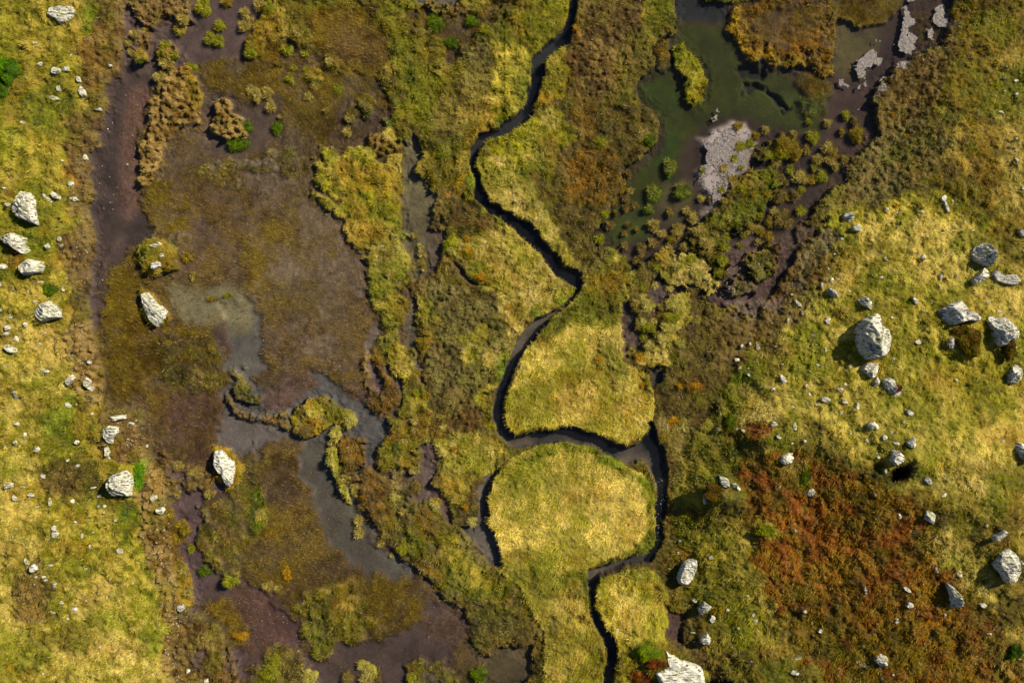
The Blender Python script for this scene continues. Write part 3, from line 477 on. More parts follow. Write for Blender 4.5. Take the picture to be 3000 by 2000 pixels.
# ---- right side land above the knoll
paint(RIGHT, 'olive', h=.16, f=4, hf=12, op=1)
paint([(2194,-50),(2500,-50),(2500,500),(2060,470),(1980,440),(1940,420),(1957,363),(2017,317),(2011,267),(1997,227),(2017,193),(2060,165),(2110,150),(2164,110)], 'olive', h=.12, f=5, hf=8, warp=1.1)
for p, s, o in [
  (T(3,0,[(780,560),(900,490),(1100,500),(1200,560),(1200,700),(900,740),(780,700)]), 'ochre', .8),
  (T(3,0,[(1300,0),(1763,0),(1763,560),(1550,620),(1400,500),(1250,420),(1300,200)]), 'gold', .5),
  (T(3,0,[(1450,60),(1620,100),(1600,300),(1450,260)]), 'straw', .45),
  (T(3,0,[(1620,200),(1763,200),(1763,320),(1650,320)]), 'dkgreen', .6),
  (T(3,0,[(1050,150),(1300,150),(1300,300),(1200,460),(1060,480),(860,520),(870,460),(1000,380)]), 'brown', .6),
  (T(3,0,[(760,800),(1250,740),(1300,1000),(1200,1150),(800,1200),(620,1100),(700,950)]), 'grey', .6),
  (T(3,0,[(1250,700),(1500,700),(1600,1000),(1550,1250),(1300,1200),(1250,1000)]), 'gold', .45),
  (T(3,0,[(780,1120),(1200,1130),(1250,1250),(1000,1350),(800,1250)]), 'olive', .6),
  (T(3,0,[(560,1200),(800,1150),(820,1330),(700,1400),(560,1350)]), 'brown', .6),
  (T(3,0,[(1100,1100),(1280,1090),(1240,1180),(1100,1200)]), 'ochre', .6),
  (T(3,0,[(1550,400),(1763,350),(1763,1568),(1550,1568),(1600,1000),(1540,700)]), 'straw', .5),
  (T(3,0,[(390,1280),(500,1240),(620,1300),(640,1480),(400,1568),(330,1500)]), 'straw', .35),
  (T(3,0,[(1100,1290),(1250,1280),(1330,1400),(1300,1568),(1100,1500),(1000,1400)]), 'lime', .5),
  (T(3,0,[(330,1568),(460,1450),(680,1430),(1000,1350),(1300,1480),(1500,1568),(1763,1650),(1763,3200),(600,3200),(100,2600),(100,2100),(300,1900)]), 'meadow', 1),
  (T(3,0,[(1000,-200),(1800,-200),(1800,500),(1560,700),(1560,1250),(1250,1280),(1000,1200),(860,900),(800,560),(1000,460)]), 'oliveb', .5), (T(3,0,[(1250,500),(1540,560),(1500,1250),(1260,1260),(1300,900)]), 'ochre', .35),
  ([(1860,700),(2000,560),(2352,600),(2352,1150),(2140,1130),(2060,1000),(1900,960),(1760,960)], 'straw', .35),
  ([(1870,560),(2000,500),(2100,500),(2352,560),(2352,760),(2200,700),(2050,680),(1950,640),(1860,700),(1800,740)], 'straw', .6),
  ([(1780,740),(1880,700),(1960,760),(1900,900),(1840,1000),(1720,980),(1700,900)], 'straw', .45),
  ([(1880,620),(1990,560),(2060,590),(1960,650)], 'straw', .5),
  (T(3,1,[(0,100),(150,30),(300,150),(330,330),(150,480),(60,600),(0,700)]), 'brown', .7),
  (T(3,1,[(180,250),(360,200),(330,400),(150,520),(100,400)]), 'rust', .22),
  ([(2190,90),(2120,120),(2050,170),(2010,200),(2005,260),(2012,320),(1955,370),(1950,420),(1900,460),(2000,450),(2080,400),(2120,300),(2150,220),(2200,160)], 'brown', .75),
  ([(1990,300),(2120,260),(2180,330),(2120,430),(2000,470),(1940,440)], 'grey', .7),
  ([(1870,560),(1840,640),(1740,740),(1680,790),(1700,830),(1760,800),(1830,740),(1890,650),(1930,560)], 'brown', .75),
]: paint(p, s, f=12, op=o, warp=1.8)
water([(1880,500),(1850,520),(1835,570),(1800,620),(1800,640),(1838,600),(1850,560),(1900,500)], (80,62,62), f=6, d=.05, op=.8)
paint([(1900,520),(1870,540),(1850,590),(1820,640),(1830,660),(1880,600),(1930,540)], 'grey', f=7, d=.5, op=.9, h=.04, g=(112,92,88), br=.8)
# right slope patches
for u, v, a, b, s, o in [
 (2050,640,60,26,'vivid',.4),(1980,830,50,60,'lime',.4),(1960,720,60,20,'lime',.5),(1905,740,36,36,'lime',.45),(1930,720,30,14,'rust',.8),(1905,745,14,18,'rust',.6),(2020,765,24,14,'ochre',.9),(2040,760,16,16,'orange',.5),(2030,830,18,14,'rust',.5),(2010,835,14,20,'orange',.6),
 (2060,700,60,30,'gold',.4),(2010,640,20,40,'olive',.6),(2280,560,60,30,'olive',.6),(2330,600,40,30,'olive',.7),(2240,720,60,40,'gold',.4),(2150,700,50,40,'lime',.3),(2200,900,110,80,'gold',.5),(2230,930,60,50,'olive',.6),(2290,1000,60,30,'ochre',.35),(2110,900,60,60,'ochre',.3),(2250,1100,80,60,'straw',.6),(2120,1110,60,30,'straw',.7),(2320,1150,40,60,'gold',.5),
 (1690,1000,26,60,'vivid',.35),(1670,1050,30,50,'dkgreen',.5),(1830,910,60,50,'lime',.35),(1740,960,60,30,'straw',.7),(1590,1100,40,60,'straw',.5),(1560,1130,16,60,'brown',.6),(1590,1180,30,60,'gold',.5),(1640,1200,60,50,'olive',.5),
 (1650,1240,70,50,'meadow',.5),(1560,1280,30,20,'rust',.5),(1590,1320,20,60,'olive',.6),(1700,1340,60,60,'straw',.4),(1690,1410,60,50,'dkgreen',.45),(1760,1500,70,50,'dkgreen',.3),(1760,1380,40,60,'olive',.6),(1840,1510,40,40,'straw',.5),(1640,1500,40,40,'brownl',.6),(1700,1560,60,30,'brownl',.5),
 (1690,1360,90,110,'lime',.25),(2100,800,260,200,'meadow',.35),(2000,900,200,160,'straw',.25)]: paint(ell(u, v, a, b), s, f=10, op=o, warp=2)
for p, s, o in [
  ([(1700,1080),(1740,1050),(1840,1030),(1990,1100),(2100,1150),(2140,1230),(2200,1330),(2280,1430),(2352,1500),(2352,1700),(2050,1700),(1900,1560),(1800,1440),(1750,1320),(1710,1200)], 'rust', .64),
  ([(1700,1090),(1730,1060),(1840,1100),(1890,1150),(1960,1200),(2060,1180),(2090,1220),(2060,1280),(1960,1260),(1880,1340),(1800,1330),(1740,1240),(1700,1140)], 'red', .7),
  (ell(1745,985,32,18), 'red', .8), (ell(1860,1080,30,26), 'rust', .8), (ell(1850,1145,34,22), 'red', .8), (ell(1720,1120,22,44,-20), 'red', .85), (ell(2060,1230,70,40), 'red', .6), (ell(2090,1330,100,60), 'rust', .7), (ell(1990,1260,100,80), 'rust', .4), (ell(1850,1320,90,60), 'rust', .55), (ell(2190,1440,80,60), 'rust', .5), (ell(2070,1400,90,40), 'rust', .4), (ell(1790,1230,50,70), 'rust', .5),
  ([(1764,1380),(1900,1400),(2000,1470),(2050,1600),(1764,1600)], 'olive', .55), ([(1880,1480),(2060,1440),(2200,1540),(2100,1600),(1880,1600)], 'dkgreen', .4),
  (ell(1830,1080,34,20), 'straw', .6), (ell(1852,1100,10,30,30), 'vivid', .9), (ell(1960,1130,50,26), 'gold', .5), (ell(2140,1110,50,30), 'straw', .5), (ell(2160,1250,80,36,30), 'straw', .6), (ell(2240,1330,70,40,30), 'straw', .5), (ell(2300,1480,70,60), 'straw', .35), (ell(1755,1215,22,14), 'lime', .9), (ell(1770,1260,8,10), 'lime', .8),
  (ell(1775,1090,14,14), 'grey', .7), (ell(1644,1130,30,24), 'oliveb', .9), (ell(1610,1090,20,20), 'lime', .5),
  (ell(2060,1050,26,20), 'gold', .8), (ell(2230,740,40,40), 'ochre', .5)]: paint(p, s, f=9, op=o, warp=2.2)
# mound at the foot of the stream with the big bottom boulder
paint([(1420,1500),(1450,1480),(1500,1465),(1540,1480),(1600,1520),(1620,1560),(1620,1800),(1400,1800),(1406,1560)], 'olive', f=5, h=.3, hf=12)
paint(ell(1488,1495,30,18), 'vivid', f=4, op=1); paint(ell(1500,1515,28,12), 'red', f=3, op=.9); paint(ell(1470,1550,24,14), 'red', f=3, op=.8); paint(ell(1440,1530,16,30), 'lime', f=5, op=.6)
water(T(2,2,[(1040,1030),(1120,1060),(1190,1110),(1180,1180),(1150,1260),(1170,1350),(1120,1290),(1070,1200),(1060,1120)]), (78,58,54), f=4, h=-.1, d=.1)
water(T(2,2,[(1340,1530),(1500,1530),(1600,1600),(1340,1620)]), (50,42,42), f=4, h=-.15)
# ragged, half-drowned shore lines
H = np.where((H > .02) & (H < .195) & (U < 1160), .02 + (H - .02) * .5, H); H = np.where((H > .02) & (H < .195) & (U > 1440) & (U < 1880), .02 + (H - .02) * .62, H)
eg = boxblur((H > .02).astype(np.float32), 10); eg = 4 * eg * (1 - eg) * (1 - sm(.19, .23, H)); H += eg * (fbm(X, Y, .5, 2, 4, .7) - .52) * .42
T1 *= 1 - eg * .5 * (H < .02); DN *= 1 - .45 * eg * sm(.0, -.06, H)
SL = [(1140,1082,10),(1122,1098,16),(1108,1118,18),(1107,1150,18),(1104,1180,18),(1100,1205,34),(1106,1225,44),(1120,1250,44),(1132,1272,38),(1142,1290,26)]
# ---- stream
SC = [(1319,-300,20),(1316,0,20),(1309,50,20),(1294,97,22),(1262,118,32),(1242,140,30),(1233,187,24),(1220,233,24),(1206,267,30),(1183,285,24),(1155,300,24),(1113,320,26),(1090,347,20),(1086,380,13),(1094,410,18),(1101,450,20),(1128,478,22),(1168,496,26),(1196,518,30),(1226,548,34),(1262,590,34),(1289,622,32),(1320,642,28),(1330,652,16),(1321,672,11),(1305,693,10),(1276,716,12),(1249,738,20),(1216,768,28),(1193,795,28),(1184,823,24),(1170,856,22),(1150,895,22),(1146,945,26),(1153,985,30),(1180,1010,38),(1243,1002,32),(1309,998,30),(1359,1012,32),(1409,1036,32),(1443,1044,34),(1480,1040,40)]
SC2 = [(1491,970,5),(1493,1000,34),(1497,1040,62),(1508,1065,46),(1517,1092,32),(1519,1112,34),(1519,1162,30),(1517,1195,20),(1516,1228,22),(1510,1252,15),(1489,1276,22),(1443,1285,24),(1393,1301,22),(1362,1314,24),(1358,1345,18),(1359,1395,16),(1374,1432,20),(1398,1466,28),(1407,1495,20),(1398,1528,20),(1393,1568,20),(1390,2400,20)]
WM = np.zeros((NX, NY), np.float32)
def sdist(path):
    out = np.full(U.shape, -99., np.float32); uu = U + wx * .42; vv = V + wy * .42; wn = .45 + 1.1 * fbm(X, Y, 1.3, 7, 3)
    for (u1, v1, w1), (u2, v2, w2) in zip(path[:-1], path[1:]):
        pad = 60; i0 = max(0, int(((min(u1, u2) - pad - W0 / 2) / PPM + XL) / D)); i1 = min(NX, int(((max(u1, u2) + pad - W0 / 2) / PPM + XL) / D))
        j0 = max(0, int(((H0 / 2 - max(v1, v2) - pad) / PPM + YL) / D)); j1 = min(NY, int(((H0 / 2 - min(v1, v2) + pad) / PPM + YL) / D))
        if i1 <= i0 or j1 <= j0: continue
        s = (slice(i0, i1), slice(j0, j1)); du, dv = u2 - u1, v2 - v1
        t = np.clip(((uu[s] - u1) * du + (vv[s] - v1) * dv) / (du * du + dv * dv), 0, 1)
        d = np.hypot(uu[s] - u1 - t * du, vv[s] - v1 - t * dv)
        out[s] = np.maximum(out[s], (w1 + (w2 - w1) * t) / 2 * wn[s] - d)
    return out
ss = sdist(SL); q1 = sm(-1, 2, ss); H += (-.2 - H) * sm(-1, 4, ss); DN *= 1 - q1; T1 *= 1 - q1; T2 *= 1 - q1; G += (col((84,78,74)) - G) * q1[..., None]
sd = np.maximum(sdist(SC), sdist(SC2))
bank = sm(-26, -2, sd) * (H > .03)
H += bank * .06
m = sm(-.8, 1.6, sd); WM = sm(-2, 0, sd)
H += (-.42 - H) * sm(-1, 4, sd); DN *= 1 - m; T1 *= 1 - m; T2 *= 1 - m
sv = np.clip((fbm(X, Y, 1.6, 2, 3) - .35) * 2.2, 0, 1)[..., None]
sv = sv * sm(430, 780, V)[..., None] * .9; G += ((col((26,28,32)) * (1 - sv) + col((92,82,70)) * sv) - G) * m[..., None]
del sv
# dark pit under the small mound on the right slope
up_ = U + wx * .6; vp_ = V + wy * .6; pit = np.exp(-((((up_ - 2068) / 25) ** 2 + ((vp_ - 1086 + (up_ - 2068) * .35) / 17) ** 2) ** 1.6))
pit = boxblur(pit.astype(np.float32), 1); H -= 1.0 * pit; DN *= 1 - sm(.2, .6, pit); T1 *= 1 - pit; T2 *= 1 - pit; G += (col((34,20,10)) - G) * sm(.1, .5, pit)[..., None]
# ------------------------------------------------------------------ relief
land = sm(-.06, .05, H)
f1, id1 = worley(X + wx / 90, Y + wy / 90, .36, 0); f2, id2 = worley(X + wx / 60, Y + wy / 60, .85, 3)
dome1 = np.clip(1 - (f1 / .62) ** 2, 0, 1); dome2 = np.clip(1 - (f2 / .75) ** 2, -.2, 1)
n3 = fbm(X, Y, .55, 4, 4, .55); n4 = fbm(X, Y, 2.6, 6, 3)
f0, id0 = worley(X + wx / 120, Y + wy / 120, .17, 2); n5 = fbm(X, Y, .22, 1, 2, .7)
fine = (np.clip(1 - f0 * 1.2, 0, 1) * (.4 + id0) * .06 + (n5 - .5) * .05) * np.clip(DN * 1.2, 0, 1) * sm(-.02, .06, H)
Z = HM + H + und * .10 * land + T1 * dome1 * (.5 + id1) * 1.3 + T2 * (dome2 * (.35 + .9 * id2) * .8 + (n3 - .4) * 3.0 + (n4 - .5) * 1.4) + (n3 - .5) * .02 + fine
Z = np.maximum(Z, np.where(H > .03, .03 + HM * .9, -9)).astype(np.float32)
# colour mix: v for tops / light clumps, v2 for hollows
mixf = np.clip((n4 - .5) * 1.7 + (id2 - .5) * .5 + (fbm(X, Y, .35, 2, 3) - .5) * 3.2 + .42, 0, 1)[..., None]
VEG = VG * (1 - mixf) + V2 * mixf
def blotch(s, k, lo, hi): return sm(lo, hi, fbm(X, Y, s, k, 3))[..., None]
grassy = ((CL == 0) & (DN > .6)).astype(np.float32)[..., None]
VEG += (col((120,128,10)) - VEG) * blotch(2.2, 1, .56, .74) * .45 * grassy
VEG += (col((200,176,92)) - VEG) * blotch(1.3, 4, .58, .74) * .40 * grassy
VEG += (col((92,106,8)) - VEG) * blotch(1.9, 0, .52, .68) * .5 * grassy
VEG += (col((134,98,20)) - VEG) * blotch(1.7, 6, .60, .78) * .4 * grassy
sedgy = ((CL == 1) & (DN > .5)).astype(np.float32)[..., None]
VEG += (col((128,126,24)) - VEG) * blotch(1.5, 2, .55, .72) * .45 * sedgy
VEG += (col((176,150,92)) - VEG) * blotch(.9, 5, .58, .75) * .4 * sedgy
VEG += (col((140,96,22)) - VEG) * blotch(1.2, 7, .60, .76) * .3 * sedgy
hea = ((CL == 3) & (DN > .5)).astype(np.float32)[..., None]
VEG += (col((128,106,22)) - VEG) * blotch(.8, 4, .46, .62) * .65 * hea; VEG += (col((96,84,16)) - VEG) * blotch(1.6, 2, .52, .68) * .6 * hea; VEG += (col((136,64,18)) - VEG) * blotch(1.0, 6, .56, .7) * .5 * hea
VEG += (col((104,98,18)) - VEG) * blotch(.75, 5, .54, .72) * .4 * grassy
VEG[..., 2] *= .66 + .3 * sm(.22, .5, VEG[..., 0]); VEG *= np.where((CL == 0)[..., None], np.array([1.0, .955, .80], np.float32), 1); VEG *= np.where(CL == 0, 1.24, np.where(CL == 3, .95, .82))[..., None]
rd = (CL == 2).astype(np.float32)[..., None]
VEG += (col((126,110,30)) - VEG) * blotch(3.0, 3, .48, .66) * .3 * rd
dcl = np.where(CL == 2, np.clip(DN * (.45 + 1.5 * sm(.30, .68, fbm(X, Y, 1.1, 6, 4, .6))) , 0, 1), DN)
dcl = np.where(CL != 2, dcl * (.62 + .38 * sm(.36, .54, fbm(X, Y, .38, 5, 3, .6))), dcl)
dcl = np.where((CL == 1) & (H < .05), DN * (.25 + 1.1 * sm(.3, .6, fbm(X, Y, .7, 3, 3, .6))), dcl)
GC = G + (VEG * .5 - G) * (np.clip(dcl * 1.15, 0, .92) * sm(-.12, .02, H))[..., None]
GC *= (.82 + .36 * fbm(X, Y, .25, 3, 3))[..., None]; GC *= (1 + (fbm(X, Y, .9, 5, 5, .65) - .5) * 1.3 * sm(.0, -.08, H))[..., None]; GC *= (1 + (fbm(X, Y, .28, 7, 4, .7) - .5) * 1.4 * sm(.02, -.02, H) * sm(.12, .3, DN))[..., None]

ALB = 0.66                       # measured photo colour -> surface albedo
def new_mat(name):
    m = bpy.data.materials.new(name); m.use_nodes = True; m.node_tree.nodes.clear(); return m, m.node_tree
def mesh_obj(name, verts, faces, mat, colr=None, parent=None, smooth=False):
    """faces: (n,k) int array, k = 3 or 4; colr: (nverts,3)"""
    me = bpy.data.meshes.new(name); verts = np.asarray(verts, np.float32); faces = np.asarray(faces, np.int32); n, k = faces.shape
    me.vertices.add(len(verts)); me.vertices.foreach_set('co', verts.ravel())
    me.loops.add(n * k); me.loops.foreach_set('vertex_index', faces.ravel())
    me.polygons.add(n); me.polygons.foreach_set('loop_start', np.arange(0, n * k, k, dtype=np.int32))
    if colr is not None:
        a = me.color_attributes.new('tint', 'FLOAT_COLOR', 'POINT'); c4 = np.ones((len(verts), 4), np.float32); c4[:, :3] = colr
        a.data.foreach_set('color', c4.ravel())
    me.update(calc_edges=True); me.validate()
    if smooth: me.polygons.foreach_set('use_smooth', np.ones(n, bool))
    me.materials.append(mat); o = bpy.data.objects.new(name, me); C.objects.link(o)
    if parent: o.parent = parent
    return o
def tag(o, label=None, cat=None, group=None, kind=None):
    if label: o['label'] = label
    if cat: o['category'] = cat
    if group: o['group'] = group
    if kind: o['kind'] = kind
    return o
# --- materials
def mat_ground():
    m, t = new_mat('peat_and_turf'); N = t.nodes.new; L = t.links.new
    out = N('ShaderNodeOutputMaterial'); b = N('ShaderNodeBsdfPrincipled'); at = N('ShaderNodeAttribute'); at.attribute_name = 'tint'
    tc = N('ShaderNodeTexCoord'); n = N('ShaderNodeTexNoise'); n.inputs['Scale'].default_value = 14; n.inputs['Detail'].default_value = 6; n.inputs['Roughness'].default_value = .7
    L(tc.outputs['Object'], n.inputs['Vector']); mr = N('ShaderNodeMapRange'); mr.inputs['From Min'].default_value = .3; mr.inputs['From Max'].default_value = .7; mr.inputs['To Min'].default_value = .62; mr.inputs['To Max'].default_value = 1.38
    L(n.outputs[0], mr.inputs['Value']); mu = N('ShaderNodeVectorMath'); mu.operation = 'SCALE'; L(at.outputs['Color'], mu.inputs[0]); L(mr.outputs[0], mu.inputs['Scale'])
    L(mu.outputs[0], b.inputs['Base Color']); b.inputs['Roughness'].default_value = .9; b.inputs['Specular IOR Level'].default_value = .15
    n2 = N('ShaderNodeTexNoise'); n2.inputs['Scale'].default_value = 9; n2.inputs['Detail'].default_value = 8; n2.inputs['Roughness'].default_value = .75; L(tc.outputs['Object'], n2.inputs['Vector'])
    bp = N('ShaderNodeBump'); bp.inputs['Strength'].default_value = .6; bp.inputs['Distance'].default_value = .06; L(n2.outputs[0], bp.inputs['Height']); L(bp.outputs[0], b.inputs['Normal'])
    L(b.outputs[0], out.inputs[0]); return m
def mat_blade(name, tr=.3):
    m, t = new_mat(name); N = t.nodes.new; L = t.links.new
    out = N('ShaderNodeOutputMaterial'); at = N('ShaderNodeAttribute'); at.attribute_name = 'tint'
    d = N('ShaderNodeBsdfDiffuse'); r = N('ShaderNodeBsdfTranslucent'); mx = N('ShaderNodeMixShader'); mx.inputs[0].default_value = tr
    L(at.outputs['Color'], d.inputs[0]); L(at.outputs['Color'], r.inputs[0]); L(d.outputs[0], mx.inputs[1]); L(r.outputs[0], mx.inputs[2]); L(mx.outputs[0], out.inputs[0]); return m
def mat_water(name, silt, amt, bump, scale):  # silt: diffuse colour for murk and for painted sky sheen
    m, t = new_mat(name); N = t.nodes.new; L = t.links.new
    out = N('ShaderNodeOutputMaterial'); tr = N('ShaderNodeBsdfTransparent'); tr.inputs[0].default_value = (.93, .91, .88, 1)
    df = N('ShaderNodeBsdfDiffuse'); df.inputs[0].default_value = (*silt, 1); gl = N('ShaderNodeBsdfGlossy'); gl.inputs['Roughness'].default_value = .04; gl.inputs[0].default_value = (.62, .66, .70, 1)
    lw = N('ShaderNodeLayerWeight'); lw.inputs[0].default_value = .5; pw = N('ShaderNodeMath'); pw.operation = 'POWER'; pw.inputs[1].default_value = 5; fr = N('ShaderNodeMath'); fr.operation = 'MULTIPLY_ADD'; fr.inputs[1].default_value = .97; fr.inputs[2].default_value = .014; L(lw.outputs['Facing'], pw.inputs[0]); L(pw.outputs[0], fr.inputs[0]); tc = N('ShaderNodeTexCoord'); n = N('ShaderNodeTexNoise'); n.inputs['Scale'].default_value = scale; n.inputs['Detail'].default_value = 3
    L(tc.outputs['Object'], n.inputs['Vector']); bp = N('ShaderNodeBump'); bp.inputs['Strength'].default_value = bump; bp.inputs['Distance'].default_value = .02; L(n.outputs[0], bp.inputs['Height'])
    L(bp.outputs[0], gl.inputs['Normal'])
    m1 = N('ShaderNodeMixShader'); m1.inputs[0].default_value = amt; L(tr.outputs[0], m1.inputs[1]); L(df.outputs[0], m1.inputs[2])
    m2 = N('ShaderNodeMixShader'); L(fr.outputs[0], m2.inputs[0]); L(m1.outputs[0], m2.inputs[1]); L(gl.outputs[0], m2.inputs[2]); L(m2.outputs[0], out.inputs[0]); return m
def mat_rock(name, base, dark, lichen, lam=5.0):
    m, t = new_mat(name); N = t.nodes.new; L = t.links.new
    out = N('ShaderNodeOutputMaterial'); b = N('ShaderNodeBsdfPrincipled'); b.inputs['Roughness'].default_value = .85; b.inputs['Specular IOR Level'].default_value = .2
    tc = N('ShaderNodeTexCoord'); oi = N('ShaderNodeObjectInfo')
    va = N('ShaderNodeVectorMath'); va.operation = 'ADD'; L(tc.outputs['Object'], va.inputs[0]); L(oi.outputs['Location'], va.inputs[1])
    n1 = N('ShaderNodeTexNoise'); n1.inputs['Scale'].default_value = 3.2; n1.inputs['Detail'].default_value = 9; n1.inputs['Roughness'].default_value = .72; L(va.outputs[0], n1.inputs['Vector'])
    r1 = N('ShaderNodeValToRGB'); r1.color_ramp.elements[0].position = .36; r1.color_ramp.elements[0].color = (*dark, 1); r1.color_ramp.elements[1].position = .56; r1.color_ramp.elements[1].color = (*base, 1); L(n1.outputs[0], r1.inputs[0])
    n2 = N('ShaderNodeTexNoise'); n2.inputs['Scale'].default_value = 2.3; n2.inputs['Detail'].default_value = 7; n2.inputs['Roughness'].default_value = .7; vb = N('ShaderNodeVectorMath'); vb.operation = 'ADD'; vb.inputs[1].default_value = (9, 4, 2); L(va.outputs[0], vb.inputs[0]); L(vb.outputs[0], n2.inputs['Vector'])
    r2 = N('ShaderNodeValToRGB'); r2.color_ramp.elements[0].position = .52; r2.color_ramp.elements[0].color = (0, 0, 0, 1); r2.color_ramp.elements[1].position = .62; r2.color_ramp.elements[1].color = (.75, .75, .75, 1); L(n2.outputs[0], r2.inputs[0])
    mx = N('ShaderNodeMix'); mx.data_type = 'RGBA'; L(r2.outputs[0], mx.inputs[0]); L(r1.outputs[0], mx.inputs[6]); mx.inputs[7].default_value = (*lichen, 1)
    # bedding cracks of the schist: strongly stretched noise
    mp = N('ShaderNodeMapping'); mp.inputs['Rotation'].default_value = (.3, .4, -.75); mp.inputs['Scale'].default_value = (1.2, lam * 1.6, 3); L(va.outputs[0], mp.inputs[0])
    n3 = N('ShaderNodeTexNoise'); n3.inputs['Scale'].default_value = 1.6; n3.inputs['Detail'].default_value = 4; n3.inputs['Roughness'].default_value = .6; L(mp.outputs[0], n3.inputs['Vector'])
    r3 = N('ShaderNodeValToRGB'); r3.color_ramp.elements[0].position = .37; r3.color_ramp.elements[0].color = (.12, .115, .10, 1); r3.color_ramp.elements[1].position = .45; r3.color_ramp.elements[1].color = (1, 1, 1, 1); L(n3.outputs[0], r3.inputs[0])
    n4 = N('ShaderNodeTexNoise'); n4.inputs['Scale'].default_value = 13; n4.inputs['Detail'].default_value = 5; n4.inputs['Roughness'].default_value = .8; L(va.outputs[0], n4.inputs['Vector'])
    r4 = N('ShaderNodeMapRange'); r4.inputs['From Min'].default_value = .36; r4.inputs['From Max'].default_value = .6; r4.inputs['To Min'].default_value = .42; r4.inputs['To Max'].default_value = 1.1; L(n4.outputs[0], r4.inputs['Value'])
    sp = N('ShaderNodeVectorMath'); sp.operation = 'SCALE'; L(mx.outputs[2], sp.inputs[0]); L(r4.outputs[0], sp.inputs['Scale'])
    m2 = N('ShaderNodeMix'); m2.data_type = 'RGBA'; m2.blend_type = 'MULTIPLY'; m2.inputs[0].default_value = .9; L(sp.outputs[0], m2.inputs[6]); L(r3.outputs[0], m2.inputs[7]); L(m2.outputs[2], b.inputs['Base Color'])
    ad = N('ShaderNodeMath'); ad.operation = 'ADD'; L(n1.outputs[0], ad.inputs[0]); L(r3.outputs[0], ad.inputs[1])
    bp = N('ShaderNodeBump'); bp.inputs['Strength'].default_value = 1.0; bp.inputs['Distance'].default_value = .08; L(ad.outputs[0], bp.inputs['Height']); L(bp.outputs[0], b.inputs['Normal']); L(b.outputs[0], out.inputs[0]); return m
M_GROUND = mat_ground(); M_GRASS = mat_blade('grass_leaf', .35); M_MOUND = mat_ground(); M_MOUND.name = 'tussock_turf'
M_POND = mat_water('pond_water', (.07, .065, .055), .012, .25, 3.0); M_STREAM = mat_water('stream_water', (.05, .055, .06), .06, .9, 9.0)  # bluish diffuse of the stream imitates reflected sky
M_ROCK = mat_rock('pale_schist', (.45, .425, .345), (.22, .205, .165), (.33, .33, .16))
M_ROCKG = mat_rock('grey_schist', (.33, .31, .265), (.17, .16, .14), (.26, .26, .16), 8)
M_ROCKW = mat_rock('white_schist', (.48, .455, .385), (.25, .235, .195), (.36, .355, .22), 6)
# --- ground sheet
def ext(a, far):
    r = [a[-1]]; s = D
    while r[-1] < far: s *= 1.35; r.append(r[-1] + s)
    o = np.array(r[1:]); return np.concatenate([-o[::-1], a, o])
ex, ey = ext(xi, 900), ext(yi, 900); ne = (len(ex) - NX) // 2; nf = (len(ey) - NY) // 2
EX, EY = np.meshgrid(ex, ey, indexing='ij'); ii = np.clip(np.arange(len(ex)) - ne, 0, NX - 1); jj = np.clip(np.arange(len(ey)) - nf, 0, NY - 1)
EZ = Z[np.ix_(ii, jj)].copy(); EC = GC[np.ix_(ii, jj)] * ALB
out = np.maximum(np.abs(EX) - XL, np.abs(EY) - YL); far_ = sm(0, 30, out); EZ = EZ * (1 - far_) + (.5 + 6 * sm(20, 400, out) * fbm(EX, EY, 90, 1, 3)) * far_
EC = EC * (1 - far_[..., None]) + col((130,120,44)) * ALB * far_[..., None]
nx, ny = EX.shape; idx = np.arange(nx * ny).reshape(nx, ny)
F = np.stack([idx[:-1, :-1], idx[1:, :-1], idx[1:, 1:], idx[:-1, 1:]], -1).reshape(-1, 4)
g = mesh_obj('ground', np.stack([EX, EY, EZ], -1).reshape(-1, 3), F, M_GROUND, EC.reshape(-1, 3), smooth=True); tag(g, kind='structure')
del EX, EY, EZ, EC, F
# --- water sheets (25 cm cells wherever the ground dips below the water level)
q = 5; wx0 = (NX - 1) // q; wy0 = (NY - 1) // q
Zc = Z[:wx0 * q, :wy0 * q].reshape(wx0, q, wy0, q).min(axis=(1, 3)); Hc_ = (HM + H)[:wx0 * q, :wy0 * q].reshape(wx0, q, wy0, q).min(axis=(1, 3)); Ws = WM[:wx0 * q, :wy0 * q].reshape(wx0, q, wy0, q).max(axis=(1, 3))
need = (np.minimum(Zc, Hc_) < .03); n2 = need.copy()
n2[1:] |= need[:-1]; n2[:-1] |= need[1:]; n2[:, 1:] |= need[:, :-1]; n2[:, :-1] |= need[:, 1:]
def sheet(name, sel, mat):
    a, b = np.nonzero(sel); vid = {}; vs = []; fs = []
    for i, j in zip(a.tolist(), b.tolist()):
        f = []
        for di, dj in ((0, 0), (1, 0), (1, 1), (0, 1)):
            k = (i + di, j + dj)
            if k not in vid: vid[k] = len(vs); vs.append((-XL + k[0] * q * D, -YL + k[1] * q * D, 0))
            f.append(vid[k])
        fs.append(f)
    o = mesh_obj(name, vs, fs, mat); tag(o, kind='structure'); return o
isS = Ws > .3
sheet('stream_water', n2 & isS, M_STREAM); sheet('pond_water', n2 & ~isS, M_POND)

